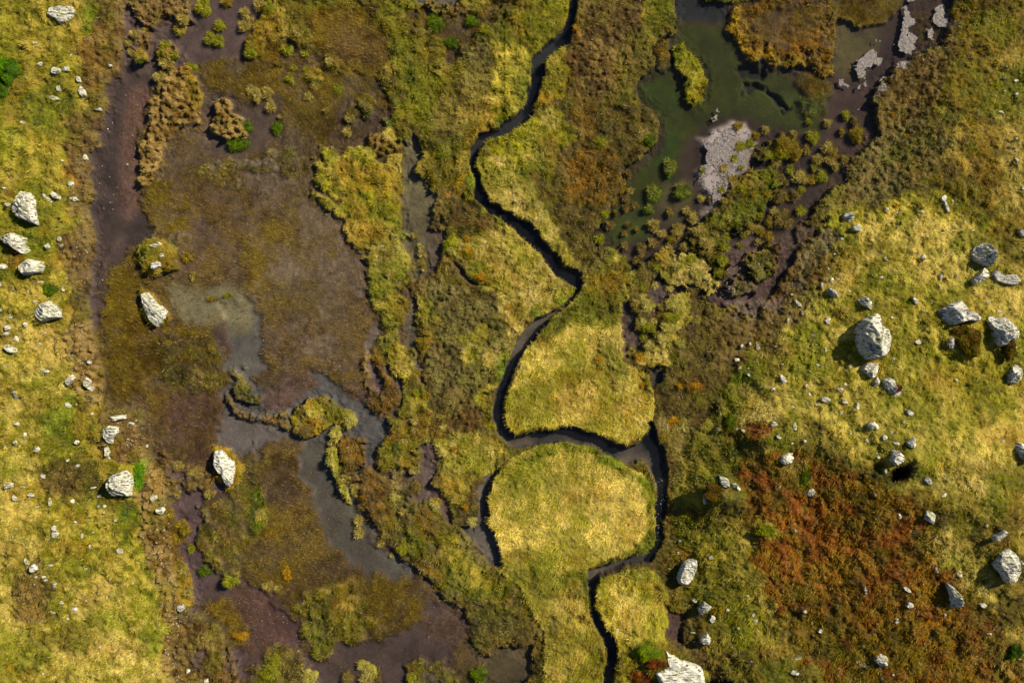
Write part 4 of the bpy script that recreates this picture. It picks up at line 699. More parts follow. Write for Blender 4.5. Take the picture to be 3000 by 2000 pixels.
# ------------------------------------------------------------------ grass blades
def blades(x, y, z, L, Wd, colr, lean, seed=0, az=None, sigma=.5):
    n = len(x); r = np.random.default_rng(seed)
    az = r.random(n) * 2 * np.pi if az is None else az + r.normal(0, sigma, n)
    ln = lean * (.55 + .7 * r.random(n)); dx = np.cos(az); dy = np.sin(az); hor = L * np.sin(ln); ver = L * np.cos(ln)
    tw = az + np.pi / 2 + r.normal(0, .5, n); px = np.cos(tw) * Wd / 2; py = np.sin(tw) * Wd / 2
    v = np.empty((n, 3, 3), np.float32)
    v[:, 0] = np.stack([x + px, y + py, z - .01], 1); v[:, 1] = np.stack([x - px, y - py, z - .01], 1); v[:, 2] = np.stack([x + dx * hor, y + dy * hor, z + ver], 1)
    c = np.empty((n, 3, 3), np.float32); c[:] = colr[:, None, :]
    return v.reshape(-1, 3), np.arange(3 * n, dtype=np.int32).reshape(-1, 3), c.reshape(-1, 3)
KN_ = 1.0
fxr, fyr = 31.6, 21.4
Aall = (2 * fxr) * (2 * fyr)
def scatter(cls, per_m2, name, label, cat, wid, lean, seed, lenk=1.0, kind='stuff'):
    r = np.random.default_rng(seed); n = int(Aall * per_m2 * KN_)
    x = r.uniform(-fxr, fxr, n); y = r.uniform(-fyr, fyr, n); i = ((x + XL) / D + .5).astype(int); j = ((y + YL) / D + .5).astype(int)
    dd = dcl[i, j]; keep = (CL[i, j] == cls) & (r.random(n) < dd)
    if cls == 0: keep |= (CL[i, j] == 1) & (r.random(n) < .0)
    x, y, i, j = x[keep], y[keep], i[keep], j[keep]; n = len(x)
    L = LN[i, j] * (.6 + .8 * r.random(n)) * lenk; z = gh(x, y, Z)
    c = VEG[i, j] * ALB * 1.15 * (.55 + .95 * r.random((n, 1))) ; c *= 1 + r.normal(0, .07, (n, 3)); st = r.random(n) < (.12 if cls == 0 else .08)
    c[st] = c[st] * .5 + col((214,196,130)) * ALB * .5
    c = np.clip(c, .003, .9)
    az = (fbm(x, y, 1.5, 5, 2) * 4 * np.pi + 1) if cls != 2 else (fbm(x, y, 7, 5, 2) * 5 - .2)
    v, f, cc = blades(x, y, z, L, wid * (.6 + .8 * r.random(n)), c, lean, seed, az, .6 if cls == 2 else 1.1)
    o = mesh_obj(name, v, f, M_GRASS, cc); tag(o, label, cat, kind=kind); print(name, n); return o
scatter(0, 400, 'meadow_grass', 'yellow green and straw coloured meadow grass on banks, slopes and stream islands', 'grass', .024, 1.15, 1)
scatter(1, 330, 'marsh_sedge', 'brown and tan marsh sedge growing in low bumpy tufts between the pools', 'sedge', .028, 1.0, 2)
scatter(2, 950, 'drowned_sedge', 'thin brown sedge stalks standing in the shallow muddy water of the left marsh', 'sedge', .017, 1.05, 3)
scatter(3, 420, 'heath', 'rust red autumn bilberry heath covering the lower right slope', 'heath', .034, .9, 4)
# ------------------------------------------------------------------ boulders and stones
def radial(poly, n, r):
    cx = sum(p[0] for p in poly) / len(poly); cy = sum(p[1] for p in poly) / len(poly); out = []
    for k in range(n):
        a = 2 * math.pi * k / n; dx, dy = math.cos(a), math.sin(a); best = 0
        for i in range(len(poly)):
            x1, y1 = poly[i][0] - cx, poly[i][1] - cy; x2, y2 = poly[(i + 1) % len(poly)][0] - cx, poly[(i + 1) % len(poly)][1] - cy
            ex_, ey_ = x2 - x1, y2 - y1; det = dx * ey_ - dy * ex_
            if abs(det) < 1e-9: continue
            t = (x1 * ey_ - y1 * ex_) / det; s_ = (x1 * dy - y1 * dx) / det
            if t > 0 and 0 <= s_ <= 1: best = max(best, t)
        out.append(best * (1 + r.uniform(-.03, .03)))
    return cx, cy, np.array(out)
ROCKS = []
def rock(poly, hgt, name='boulder', mat=None, seed=0, n=None, flat=False):
    """poly in plan units; a closed stone with split faces, sunk into the turf"""
    r = random.Random(seed); us = [p[0] for p in poly]; vs_ = [p[1] for p in poly]; cu, cv = sum(us) / len(us), sum(vs_) / len(vs_)
    x0, y0 = toworld(cu, cv); k = PPM * HC / (HC - float(gh(np.array(x0), np.array(y0), HM)) - hgt * .6)
    w_ = [((u - cu) / k, -(v - cv) / k) for u, v in poly]; size = max(math.hypot(*p) for p in w_)
    n = n or (72 if size > .55 else 40 if size > .25 else 18); rings = 18 if size > .55 else 10 if size > .25 else 5
    cx, cy, Rr = radial(w_, n, r); x0 += cx; y0 += cy; zb = float(gh(np.array(x0), np.array(y0), Z))
    if zb < 0: zb = min(zb, -.05)
    a = np.arange(n) * 2 * np.pi / n; ss = np.concatenate([[0.04], np.linspace(.15, 1, rings) ** .8])
    P = ss[:, None] * Rr[None, :]; px = P * np.cos(a); py = P * np.sin(a); m = Rr.mean()
    z = np.full(px.shape, hgt * (1.0 if flat else 1.05))
    for q_ in range(4 if flat else 8):
        t = r.uniform(0, 6.28); sl_ = r.uniform(.02, .15) if flat else r.uniform(.12, .75); off = r.uniform(.9, 1.2) if flat else r.uniform(.55, 1.0)
        z = np.minimum(z, hgt * off + hgt * .2 - (px * math.cos(t) + py * math.sin(t)) / m * sl_ * hgt)
    edge = (1 - ss[:, None] ** (7 if flat else 3.5)) * hgt * 1.15 + hgt * .10; z = np.minimum(z, edge)
    sd_ = seed % 50; fx_ = px + sd_ * 3.1; fy_ = py + sd_ * 1.7
    dirx = px * .62 + py * .78; lay = (dirx / (m * .33 + .02) + fbm(fx_, fy_, m * .9 + .01, 2, 2) * 2) % 1
    z = z + hgt * (.10 * (lay - .5) + .34 * (fbm(fx_, fy_, m * .55 + .01, 1, 4, .55) - .5)) * (1 - ss[:, None] ** 6)
    px = px * (1 + .0 * z); vt = [(0, 0, float(z[0].mean()))]; base = -.30 if size > .25 else -.12
    V3 = np.concatenate([np.array(vt), np.stack([px, py, z], -1).reshape(-1, 3), np.stack([px[-1] * 1.02, py[-1] * 1.02, np.full(n, base)], -1)])
    nr = len(ss) + 1; F4 = []
    tri = [(0, 1 + i, 1 + (i + 1) % n, 1 + (i + 1) % n) for i in range(n)]
    me = bpy.data.meshes.new(name); fs = [(0, 1 + i, 1 + (i + 1) % n) for i in range(n)]
    for q_ in range(nr - 1):
        o1, o2 = 1 + q_ * n, 1 + (q_ + 1) * n
        fs += [(o1 + i, o2 + i, o2 + (i + 1) % n, o1 + (i + 1) % n) for i in range(n)]
    fs.append(tuple(reversed([1 + (nr - 1) * n + i for i in range(n)])))
    me.from_pydata([tuple(map(float, p)) for p in V3], [], fs); me.materials.append(mat or M_ROCK)
    o = bpy.data.objects.new(name, me); C.objects.link(o); o.location = (x0, y0, zb); ROCKS.append((o, cu, cv, size)); return o
def TB(c, r, pts): return T(c, r, pts)
BIG = [ # c, r, outline, height m, flat, material, label
 (0,0,[(340,120),(350,70),(430,55),(520,60),(548,95),(520,140),(480,180),(430,180),(400,150)],.30,1,0,'flat cracked pale slab in grass at the top left corner of the meadow'),
 (0,0,[(170,1325),(235,1335),(272,1390),(292,1560),(240,1540),(150,1505),(112,1455),(130,1390)],.62,0,0,'big pointed cracked boulder on the left meadow, the largest one along the left edge'),
 (0,1,[(25,70),(110,40),(215,80),(228,185),(180,188),(110,135),(60,112)],.5,0,0,'wedge shaped pale boulder just below the big pointed boulder at the left edge'),
 (0,1,[(155,272),(222,220),(330,240),(347,270),(322,310),(190,335),(162,300)],.48,0,0,'oval layered boulder beside red leaves, below the wedge shaped boulder at left'),
 (0,1,[(260,600),(300,530),(370,505),(442,562),(452,622),(385,632),(320,652)],.5,0,0,'five sided split boulder with ribbed top near the shore of the left bank'),
 (0,1,[(973,458),(1030,445),(1080,500),(1162,582),(1150,622),(1082,682),(1040,642),(1000,560)],.42,0,0,'long pale slanting boulder ringed with gold moss standing in the left marsh'),
 (0,1,[(722,1382),(760,1360),(822,1366),(842,1402),(800,1442),(792,1482),(760,1482),(735,1442)],.38,0,0,'lichen covered lower boulder on the tan mound at the left shore'),
 (0,1,[(740,1310),(800,1290),(880,1285),(885,1310),(800,1330),(745,1335)],.3,0,0,'upper lichen covered boulder on the tan mound at the left shore'),
 (0,2,[(765,172),(800,122),(892,90),(930,130),(937,200),(930,272),(850,266),(800,272),(775,212)],.85,0,0,'tall smooth grey boulder casting a shadow on the left meadow above the bright green strip'),
 (0,2,[(1472,50),(1480,-30),(1530,-40),(1580,10),(1615,40),(1625,95),(1605,190),(1580,215),(1550,180),(1545,130),(1510,120)],.45,0,2,'white pointed triangular boulder standing in the pools of the left marsh'),
 (3,1,[(735,592),(760,598),(758,640),(745,670),(785,690),(842,782),(832,832),(770,892),(700,917),(650,907),(600,862),(586,792),(590,700),(625,642),(680,612)],1.35,0,0,'largest boulder on the right slope, egg shaped with a pointed top and a long shadow'),
 (3,1,[(620,975),(660,930),(740,930),(752,962),(737,1020),(690,1042),(660,1010)],.5,0,0,'angular two faced boulder touching the lower end of the largest boulder'),
 (3,1,[(700,1062),(740,1025),(767,1050),(745,1087),(705,1102)],.35,0,0,'small lichen tinted boulder between the two faced boulder and the crescent boulder'),
 (3,1,[(778,1045),(812,1028),(850,1040),(850,1082),(870,1102),(947,1105),(930,1147),(880,1177),(820,1152),(780,1102)],.5,0,2,'crescent shaped white boulder with red plants in its hollow, below the largest boulder'),
 (3,1,[(600,497),(650,475),(690,510),(702,572),(670,562),(620,532)],.35,0,0,'ribbed slanting boulder just above the pointed top of the largest boulder'),
 (3,1,[(1168,572),(1230,530),(1310,505),(1337,560),(1320,590),(1380,575),(1437,622),(1420,652),(1350,642),(1290,662),(1240,677),(1183,642)],.75,0,2,'wide white boulder with deep parallel cracks and a bush growing below it'),
 (3,1,[(1488,627),(1520,608),(1560,625),(1610,620),(1660,680),(1687,740),(1682,772),(1620,782),(1590,822),(1550,812),(1520,762),(1500,692)],.8,0,2,'white boulder partly overgrown with brown heath near the right edge'),
 (3,1,[(1378,192),(1400,140),(1450,108),(1502,120),(1522,182),(1512,267),(1460,277),(1420,252),(1390,232)],.75,0,0,'rounded oval grey boulder near the right edge, uppermost of the large ones'),
 (3,1,[(1373,362),(1420,320),(1470,278),(1497,300),(1492,342),(1440,377),(1385,402)],.5,0,0,'smooth slanting boulder with a dark end just below the rounded oval boulder'),
 (3,1,[(1508,332),(1540,290),(1600,332),(1680,320),(1727,367),(1690,402),(1620,402),(1530,372)],.22,1,1,'low flat grey slab with layered surface beside the smooth slanting boulder'),
 (3,1,[(1622,1002),(1650,950),(1690,938),(1722,972),(1710,1042),(1670,1077),(1625,1067)],.5,0,0,'upright oval boulder alone in the grass near the right edge'),
 (3,1,[(1656,1500),(1700,1468),(1763,1500),(1790,1590),(1740,1620),(1700,1575)],.6,0,0,'pale angular boulder cut by the right edge below the upright oval boulder'),
 (3,2,[(1512,740),(1545,650),(1620,620),(1670,660),(1692,732),(1710,792),(1680,852),(1615,867),(1570,802)],.8,0,0,'large cracked lichen covered boulder near the lower right edge'),
 (3,2,[(1183,850),(1235,880),(1282,930),(1307,1000),(1302,1022),(1230,1038),(1218,950),(1212,900)],.55,0,0,'long curved pale boulder with a flat lower end in the rust coloured heath'),
 (3,2,[(1058,375),(1085,361),(1132,400),(1120,467),(1095,452),(1058,432)],.35,0,0,'pointed shield shaped boulder at the upper edge of the rust coloured heath'),
 (3,2,[(1503,552),(1595,498),(1617,515),(1530,582)],.3,1,1,'narrow layered stone slab above the large cracked boulder at lower right'),
 (3,2,[(706,1392),(740,1343),(797,1365),(792,1422),(750,1432)],.5,0,0,'round lichen spotted boulder in olive heath near the bottom edge at right'),
 (2,2,[(1425,135),(1482,155),(1492,217),(1428,212)],.4,0,2,'white wedge of rock on the small dark mound, left one of its pair'),
 (2,2,[(1505,190),(1530,185),(1570,225),(1560,238),(1510,220)],.25,0,2,'small white wedge of rock on the small dark mound, right one of its pair'),
 (2,2,[(1138,800),(1170,720),(1220,700),(1270,706),(1257,772),(1235,832),(1200,872),(1140,874),(1128,842)],.5,1,2,'tall white slab boulder standing right of the lower stream bend'),
 (2,2,[(1268,1042),(1310,988),(1367,1020),(1340,1052),(1280,1085)],.35,0,1,'slanting grey boulder in shadowy grass below the tall white slab'),
 (2,2,[(1280,1240),(1330,1200),(1362,1240),(1350,1285),(1290,1280)],.35,0,0,'pale low boulder in a grass clump above the big bottom rock'),
 (2,2,[(1025,1283),(1080,1340),(1200,1400),(1290,1440),(1318,1500),(1312,1640),(1180,1680),(1060,1640),(1000,1530),(945,1450),(1000,1440),(1050,1400)],.45,1,2,'huge white cracked rock with red moss at the bottom edge beside the stream'),
 (3,2,[(60,30),(75,0),(130,-20),(172,10),(150,50),(100,60)],.4,0,0,'pale boulder in the bright grass gap at the upper left of the red heath'),
 (3,2,[(820,30),(840,-20),(880,-40),(918,0),(905,40),(860,65)],.4,0,2,'white angular boulder on the small green mound above the dark pit'),
 (3,2,[(1052,160),(1075,138),(1120,160),(1130,190),(1100,200),(1070,185)],.3,0,1,'grey rounded stone right of the dark pit'),
 (3,1,[(396,430),(420,415),(450,440),(476,478),(440,492),(405,460)],.3,0,1,'dark grey oval boulder on the straw coloured slope left of the largest boulder'),
 (3,0,[(502,1500),(520,1470),(560,1468),(580,1495),(570,1530),(540,1542)],.35,0,2,'white round boulder where the pale upper slope meets the brown marsh edge'),
 (3,1,[(655,1350),(700,1328),(742,1355),(738,1382),(690,1384)],.3,0,0,'smooth wedge stone on the straw slope above the dark pit'),
 (3,1,[(928,1470),(985,1432),(990,1490),(970,1518),(940,1500)],.35,0,2,'white triangular stone above the boulder by the dark pit'),
 (3,1,[(820,1510),(850,1520),(905,1570),(860,1575)],.25,0,2,'white slanting stone just above the boulder beside the dark pit'),
]
MM = [M_ROCK, M_ROCKG, M_ROCKW]
for i, (c, r_, pl, h_, fl, mt, lab) in enumerate(BIG):
    o = rock(T(c, r_, pl), h_ * 1.3, 'boulder', MM[mt], seed=i * 7 + 3, flat=bool(fl)); tag(o, lab, 'boulder', 'large boulders on both banks')
# smaller stones: tile c r : x y half-width half-height rotation [g grey, w white]
SM = {
(0,0):'410 505 45 28 -10;480 490 28 18 0;290 460 25 25 0;560 560 17 28 -10;585 645 28 48 -35;395 688 40 18 15;425 622 18 22 0;180 853 20 12 0;593 1085 20 28 0;510 1275 20 18 0w;345 1370 52 14 45;405 1355 46 24 38;520 1377 34 18 20;690 762 25 13 0;260 310 20 11 10;130 275 14 8 0;60 1305 12 12 0;445 1115 12 11 0;775 465 14 13 0;90 1420 26 16 30;510 400 9 14 0;730 887 12 7 0;870 1133 10 8 30',
(0,1):'40 275 50 28 -10;430 85 15 18 0w;445 130 20 20 0;355 137 17 20 -20;470 350 13 13 0w;455 415 14 28 15;265 510 22 12 0;110 420 9 14 20;85 690 22 26 20;200 670 18 20 0;330 732 14 25 -15;130 770 28 22 40;95 838 54 28 30;290 800 18 8 0;330 985 30 18 15;60 955 12 8 0;502 1052 24 42 35;632 1075 32 50 -35;122 1143 22 46 0g;480 1220 25 14 25;535 1215 10 8 0;400 1225 10 12 0;135 1350 25 15 0;552 1472 26 19 15w;277 1517 27 32 0;130 1475 20 17 0;195 1420 14 20 0;635 922 16 18 -20;760 1535 22 40 0;918 1352 26 20 25;1020 1500 9 12 0w;300 380 30 9 0;645 1280 9 9 0w;577 712 10 10 0w;520 653 9 8 0w;1085 125 44 24 -15w;1085 262 34 26 -20w;1125 195 18 14 0;1000 212 10 9 0;20 570 20 20 0;25 395 10 18 0g;100 620 12 18 0;65 730 22 14 0;220 445 9 12 0;770 595 0 0 0',
(0,2):'485 28 14 12 0w;310 139 22 17 40;85 200 35 20 -15;185 215 11 30 0;125 290 26 22 40;235 265 26 15 15;370 312 14 32 0;520 310 16 20 0;270 350 13 9 0w;700 270 28 15 -30;660 215 25 8 0;695 340 12 12 0w;735 345 12 14 0w;815 435 18 12 0;735 390 7 12 0;550 68 28 12 -30;535 455 14 9 30w;393 490 16 20 0;403 532 26 32 0;585 545 9 18 0;357 572 13 13 0;95 568 9 18 -20w;640 615 7 20 0;842 650 34 22 45;202 722 16 28 -35w;262 765 28 26 -30w;365 750 22 13 30;330 835 24 15 45w;402 880 20 28 0;605 775 14 8 0w;715 800 18 8 0;780 845 10 7 0w;270 825 10 7 0w;445 1000 18 14 0;385 1067 24 11 0;535 1050 22 18 20;490 1110 17 10 30;750 970 10 13 0;610 990 9 10 0w;1072 292 28 34 0;1265 1035 32 30 0g;1255 1132 14 14 0w;1302 1475 18 20 0;1425 1550 22 20 0;310 1490 13 9 40;705 1315 14 14 0;6 915 16 14 0;1120 372 28 26 0;765 12 15 18 0;930 870 7 10 0;660 520 12 8 0w;255 880 7 10 0;1172 1055 7 7 0w;1110 1155 8 10 0',
(1,1):'875 130 16 9 0',
(2,1):'1575 815 15 15 0w;1630 798 10 13 -20w;1690 822 14 36 -15w;1545 910 20 18 0;1560 965 18 11 -40;1620 1015 16 8 35w;1620 970 10 8 0w;1425 1285 8 18 25w;1420 1385 18 10 25w;1590 1400 24 13 40w;1540 1385 14 8 -30w;1345 1355 6 5 0w',
(2,2):'1360 695 20 14 20g;1250 990 22 18 0;1370 1115 22 28 0;1195 1032 7 18 -20;1475 1055 15 14 0;1615 960 14 12 0g;1605 1055 9 14 0g;1650 1085 12 18 0g;1670 1130 16 11 0g;1550 1180 12 10 0g;1245 1270 18 9 0;715 1190 15 13 0w;1240 1212 24 7 0;1740 1160 9 10 0g;1640 1405 18 7 0;1275 150 18 10 -30;1145 665 18 10 0;1150 585 14 9 0g;1325 290 12 42 10w;1080 775 12 7 0;1335 760 8 9 0g;1272 640 9 7 0g;1510 1310 8 9 0',
(3,0):'800 1450 11 18 0w;860 1468 20 7 10w;905 1450 8 10 0w;1010 1522 10 12 0w;1045 1465 18 9 15w;605 1560 24 13 10w;1192 1372 20 28 20w;1213 1432 13 42 -20w;1257 1402 9 26 0w;1687 660 14 9 0w;1690 968 10 12 0w;1690 1112 14 20 -30;1735 1300 18 15 20w;1600 780 30 11 25g;1690 565 22 13 0;1746 527 9 24 15;1320 1490 12 8 0w;1338 1535 10 12 0w;1690 1045 8 10 0g;1610 640 9 10 0w;1720 785 14 8 0g;1630 470 12 8 0;1700 1440 8 8 0w;1655 1020 12 10 0g;1610 545 20 9 20g',
(3,1):'425 365 15 18 0w;360 398 10 20 0;405 642 23 32 10;310 745 18 14 10;195 525 34 14 40;230 590 11 24 -15;130 642 9 22 10w;382 840 11 22 -10;100 1050 22 52 -30;480 1107 24 24 0;385 1182 38 21 10w;600 1228 15 30 0;510 1195 28 12 15;490 1275 14 22 10;255 1085 11 16 15;275 1145 11 14 0;35 1355 25 28 0w;175 1367 16 36 -5;65 1440 20 11 25;30 1110 22 13 0;835 1405 24 14 40;780 1440 20 22 0;865 1480 24 14 20;1015 787 22 19 0g;840 620 13 10 40;990 505 19 32 -25;1050 212 18 24 0;795 218 22 12 30w;1225 170 8 14 0w;500 85 18 10 15;545 440 15 10 0w;480 328 12 12 0g;405 292 10 14 0;590 18 36 24 0;1715 42 34 26 30g;1560 175 12 36 -10;1745 185 38 9 40w;1578 580 22 14 40w;1240 795 34 42 0g;1500 520 22 9 0;1415 450 14 11 0;960 1275 30 20 35;920 1335 12 8 0w;1590 1457 30 14 20g;1275 1047 11 11 0w;330 945 20 9 10;50 820 15 11 25w;90 940 12 6 0w;400 137 18 7 0;850 905 22 12 0;548 957 18 12 0g;1250 950 5 12 0w;770 345 24 12 0;1175 340 16 22 10;20 660 9 12 0g;1682 828 8 12 0w;450 1330 9 10 0;240 1465 15 12 20;285 1435 16 7 0w;555 1405 11 20 -10w;670 1467 12 16 0;152 1480 18 7 0w;1710 928 12 8 0w;520 1080 12 13 -20w;1620 600 10 8 0w;170 1240 14 14 0w;1740 1135 8 10 0w;1512 1330 10 7 0w;450 185 8 6 0w;235 925 8 6 0w;265 1215 9 13 0w;325 1220 12 14 0w;640 720 0 0 0;1168 405 12 9 0w;1285 330 14 7 0;1050 575 11 11 0;1390 25 16 7 -20w;150 1555 20 9 0;60 1300 6 8 0w;280 990 7 7 0w;145 872 9 6 0w;157 463 9 8 0w;320 808 9 7 0w;625 1382 12 7 0w;740 1556 14 9 0w;1010 1375 10 12 -20',
(3,2):'790 97 12 24 0g;1195 272 26 17 -20;285 250 30 26 0;720 262 9 13 0w;893 412 14 26 0w;1143 772 16 36 -18;1303 802 22 44 -20;930 907 36 13 30g;948 1010 25 24 -20w;1450 1016 25 18 0w;866 1122 14 20 20w;1495 1210 22 8 10w;235 1058 18 15 0;655 920 13 30 -10g;620 702 12 7 -20;350 1198 20 14 0g;305 1230 8 14 0w;650 1432 74 17 24g;180 1485 34 16 15w;195 1383 32 11 0g;1705 1385 11 8 30g;1725 725 9 24 -35;1455 157 13 9 0w;1205 155 14 9 0w;1200 355 7 7 0g;1227 378 6 9 0g;1255 5 13 7 0w;745 10 14 12 0;175 508 8 9 0;70 212 14 9 0;1197 1082 10 10 0g;115 1500 7 7 0w;725 430 6 8 0w;1565 68 8 12 0g;1485 472 14 14 0;1120 237 7 12 0g;1390 1010 9 5 0w;1310 910 7 6 0w;770 1515 10 12 0g;590 1525 8 12 0g;10 1335 12 8 0g;450 1560 16 10 0;840 1490 10 10 0g;275 635 8 7 0g;280 810 12 7 0g;1180 890 0 0 0',
}
LM = [(65,480,'the big pointed boulder at the left edge'),(352,705,'the long boulder standing in the left marsh'),(95,872,'the tall smooth boulder of the left meadow'),(95,695,'the ribbed five sided boulder'),(145,40,'the flat slab at top left'),(515,1075,'the triangular boulder in the pools'),(270,985,'the tan mound on the left shore'),(297,1205,'the bright green strip on the left'),(85,1370,'the brown heath patch at lower left'),
      (2000,775,'the egg shaped largest boulder'),(2200,720,'the wide white cracked boulder'),(2290,760,'the overgrown white boulder at right'),(2250,590,'the rounded oval boulder at right'),(2068,1090,'the dark pit'),(2300,1290,'the large lichen boulder at lower right'),(2180,1360,'the long curved boulder in the heath'),(1560,1530,'the huge white rock at the bottom edge'),(1577,1305,'the tall white slab beside the stream'),(1940,500,'the white round boulder at the marsh edge'),(1850,1140,'the reddest heath'),(1670,390,'the lilac scum field'),(2130,1180,'the shield shaped boulder'),(365,590,'the mossy knoll in the left marsh'),(1655,1110,'the two white wedges'),(2050,885,'the crescent boulder'),(150,1110,'the meadow boulder with the strip of shade')]
LM[2] = (285,1108,'the tall smooth boulder of the left meadow'); LM.pop()
def where8(du, dv):
    a = math.degrees(math.atan2(-dv, du)) % 360
    return ['right of', 'up-right of', 'above', 'up-left of', 'left of', 'down-left of', 'below', 'down-right of'][int((a + 22.5) // 45) % 8]
ORD = ['nearest', 'second', 'third', 'fourth', 'fifth', 'sixth', 'seventh', 'eighth', 'ninth', 'tenth', 'eleventh', 'twelfth', 'thirteenth', 'fourteenth', 'fifteenth', 'sixteenth', 'seventeenth', 'eighteenth', 'nineteenth', 'twentieth', 'outermost']
def autolabel(items, noun, marks=LM):      # items: (obj, u, v, describing words)
    g_ = {}
    for o, u, v, d in items:
        lm = min(marks, key=lambda m_: (m_[0] - u) ** 2 + (m_[1] - v) ** 2); k = (where8(u - lm[0], v - lm[1]), lm[2])
        g_.setdefault(k, []).append((math.hypot(u - lm[0], v - lm[1]), o, d))
    for (w8, nm), l in g_.items():
        l.sort(key=lambda t: t[0])
        for i, (_, o, d) in enumerate(l):
            lb = f"{d} {noun} {w8} {nm}" if len(l) == 1 else f"{d} {noun}, {ORD[min(i, 20)]} {w8} {nm}"; o['label'] = lb if len(lb.replace('-', ' ').split()) <= 16 else lb.replace(' the ', ' ')
its = []; sd0 = 500
for (c, r_), txt in SM.items():
    for e in txt.split(';'):
        t = e.split(); mt = 0
        if t[4][-1] in 'gw': mt = {'g': 1, 'w': 2}[t[4][-1]]; t[4] = t[4][:-1]
        x, y, a, b, rot = map(float, t)
        if a < 3: continue
        sd0 += 1; rr = random.Random(sd0); n = rr.randint(5, 7); pts = []; a *= 1.04; b *= 1.04
        for k in range(n):
            t_ = 2 * math.pi * (k + rr.uniform(-.28, .28)) / n; q_ = rr.uniform(.78, 1.16); ca, sa = math.cos(R(rot)), math.sin(R(rot))
            ex_, ey_ = a * q_ * math.cos(t_), b * q_ * math.sin(t_); pts.append((x + ex_ * ca - ey_ * sa, y + ex_ * sa + ey_ * ca))
        sz = min(a, b) / 3 / PPM; o = rock(T(c, r_, pts), sz * rr.uniform(.7, 1.2), 'stone', MM[mt if rr.random() < .6 else 0], seed=sd0, flat=rr.random() < .4)
        asp = max(a, b) / min(a, b); big = max(a, b)
        d = ('medium sized' if big > 27 else 'small' if big > 14 else 'tiny') + (' long' if asp > 1.9 else ' oval' if asp > 1.3 else ' rounded') + (' grey', ' dark grey', ' white')[mt] if mt == 1 else ('medium sized' if big > 27 else 'small' if big > 14 else 'tiny') + (' long' if asp > 1.9 else ' oval' if asp > 1.3 else ' rounded') + (' white' if mt == 2 else ' pale grey')
        uu, vv = T(c, r_, [(x, y)])[0]; its.append((o, uu, vv, d)); tag(o, None, 'stone', 'stones lying in the grass')
autolabel(its, 'stone')
print('rocks', len(ROCKS))

# ------------------------------------------------------------------ tussocks in the pools, shrubs
def tussock(name, u, v, a, b, hgt, c1, c2, c3=None, dens=520, bl=.20, wid=.022, seed=0, rot=0, lean=.95, top=None):
    r = np.random.default_rng(seed); x0, y0 = toworld(u, v); zb = float(gh(np.array(x0), np.array(y0), Z)); zb = max(zb, -.12) if zb < 0 else zb - .03
    A, B = a / PPM * .92, b / PPM * .92; n, rg = 28, 7; th = np.arange(n) * 2 * np.pi / n
    wob = 1 + .16 * np.sin(th * 3 + seed) + .10 * np.sin(th * 5 + seed * 2.3); ca, sa = math.cos(-R(rot)), math.sin(-R(rot))
    def surf(s, t):
        wb = np.interp(t % (2 * np.pi), np.append(th, 2 * np.pi), np.append(wob, wob[0])); ex_ = A * s * wb * np.cos(t); ey_ = B * s * wb * np.sin(t)
        px, py = ex_ * ca - ey_ * sa, ex_ * sa + ey_ * ca
        return px, py, hgt * np.sqrt(np.clip(1 - s ** 2.6, 0, 1)) * (.72 + .56 * fbm(px + seed * 2.7, py, .28, 3, 3)) - .04
    vt = [(0, 0, float(surf(np.array([.0]), np.array([0.]))[2][0]))]
    for s in np.linspace(1 / rg, 1, rg):
        px, py, pz = surf(np.full(n, s), th); vt += list(zip(px, py, pz))
    vt = np.array(vt); fs = [(0, 1 + i, 1 + (i + 1) % n, 1 + (i + 1) % n) for i in range(n)]
    fs = [];
    F3 = [(0, 1 + i, 1 + (i + 1) % n) for i in range(n)]
    for q_ in range(rg - 1):
        o1, o2 = 1 + q_ * n, 1 + (q_ + 1) * n
        for i in range(n): j = (i + 1) % n; F3 += [(o1 + i, o2 + i, o2 + j), (o1 + i, o2 + j, o1 + j)]
    cc = np.tile(np.array(col(c2)) * ALB * .7, (len(vt), 1))
    N_ = int(dens * math.pi * (A + .04) * (B + .04)) + 60; s = np.sqrt(r.random(N_)); t = r.random(N_) * 2 * np.pi; px, py, pz = surf(s, t)
    k = np.clip(fbm(px + seed, py, .3, 2, 2) * 1.6 - .3 + r.normal(0, .18, N_), 0, 1)[:, None]; cl = col(c1) * k + col(c2) * (1 - k)
    if c3 is not None:                        # a third colour blended in towards the lower side
        q_ = np.clip((-py / B) * .9 + r.normal(0, .3, N_), 0, 1)[:, None]; cl = cl * (1 - q_) + col(c3) * q_
    cl = np.clip(cl * (1.02, 1.02, .85) * ALB * 1.0 * (.55 + .95 * r.random((N_, 1))), .003, .9)
    az = np.arctan2(py, px) + r.normal(0, .6, N_)
    bv, bf, bc = blades(px, py, pz, bl * (.6 + .8 * r.random(N_)), wid * (.6 + .8 * r.random(N_)), cl, lean * (.5 + .6 * s), seed, az, .5)
    o = mesh_obj(name, vt, np.array(F3, np.int32), M_MOUND, cc, smooth=True); o.location = (x0, y0, zb)
    mesh_obj('leaves' if 'grass' not in name else 'grass_blades', bv, bf, M_GRASS, bc, parent=o); return o
PAL = {'t': ((200,180,106),(122,106,44),None,'tan'), 'g': ((170,160,50),(110,112,16),None,'yellow green'), 'o': ((178,152,46),(110,92,24),None,'ochre'), 'v': ((110,130,14),(70,88,6),None,'dark green'),
       'b': ((160,136,78),(94,80,36),None,'brown'), 'm': ((200,164,96),(140,120,40),(90,120,10),'tan topped green'), 'y': ((206,158,34),(150,110,20),None,'bright orange yellow'), 's': ((206,190,120),(150,140,56),None,'straw pale'), 'p': ((170,160,84),(84,96,20),(70,100,10),'pale centred green')}
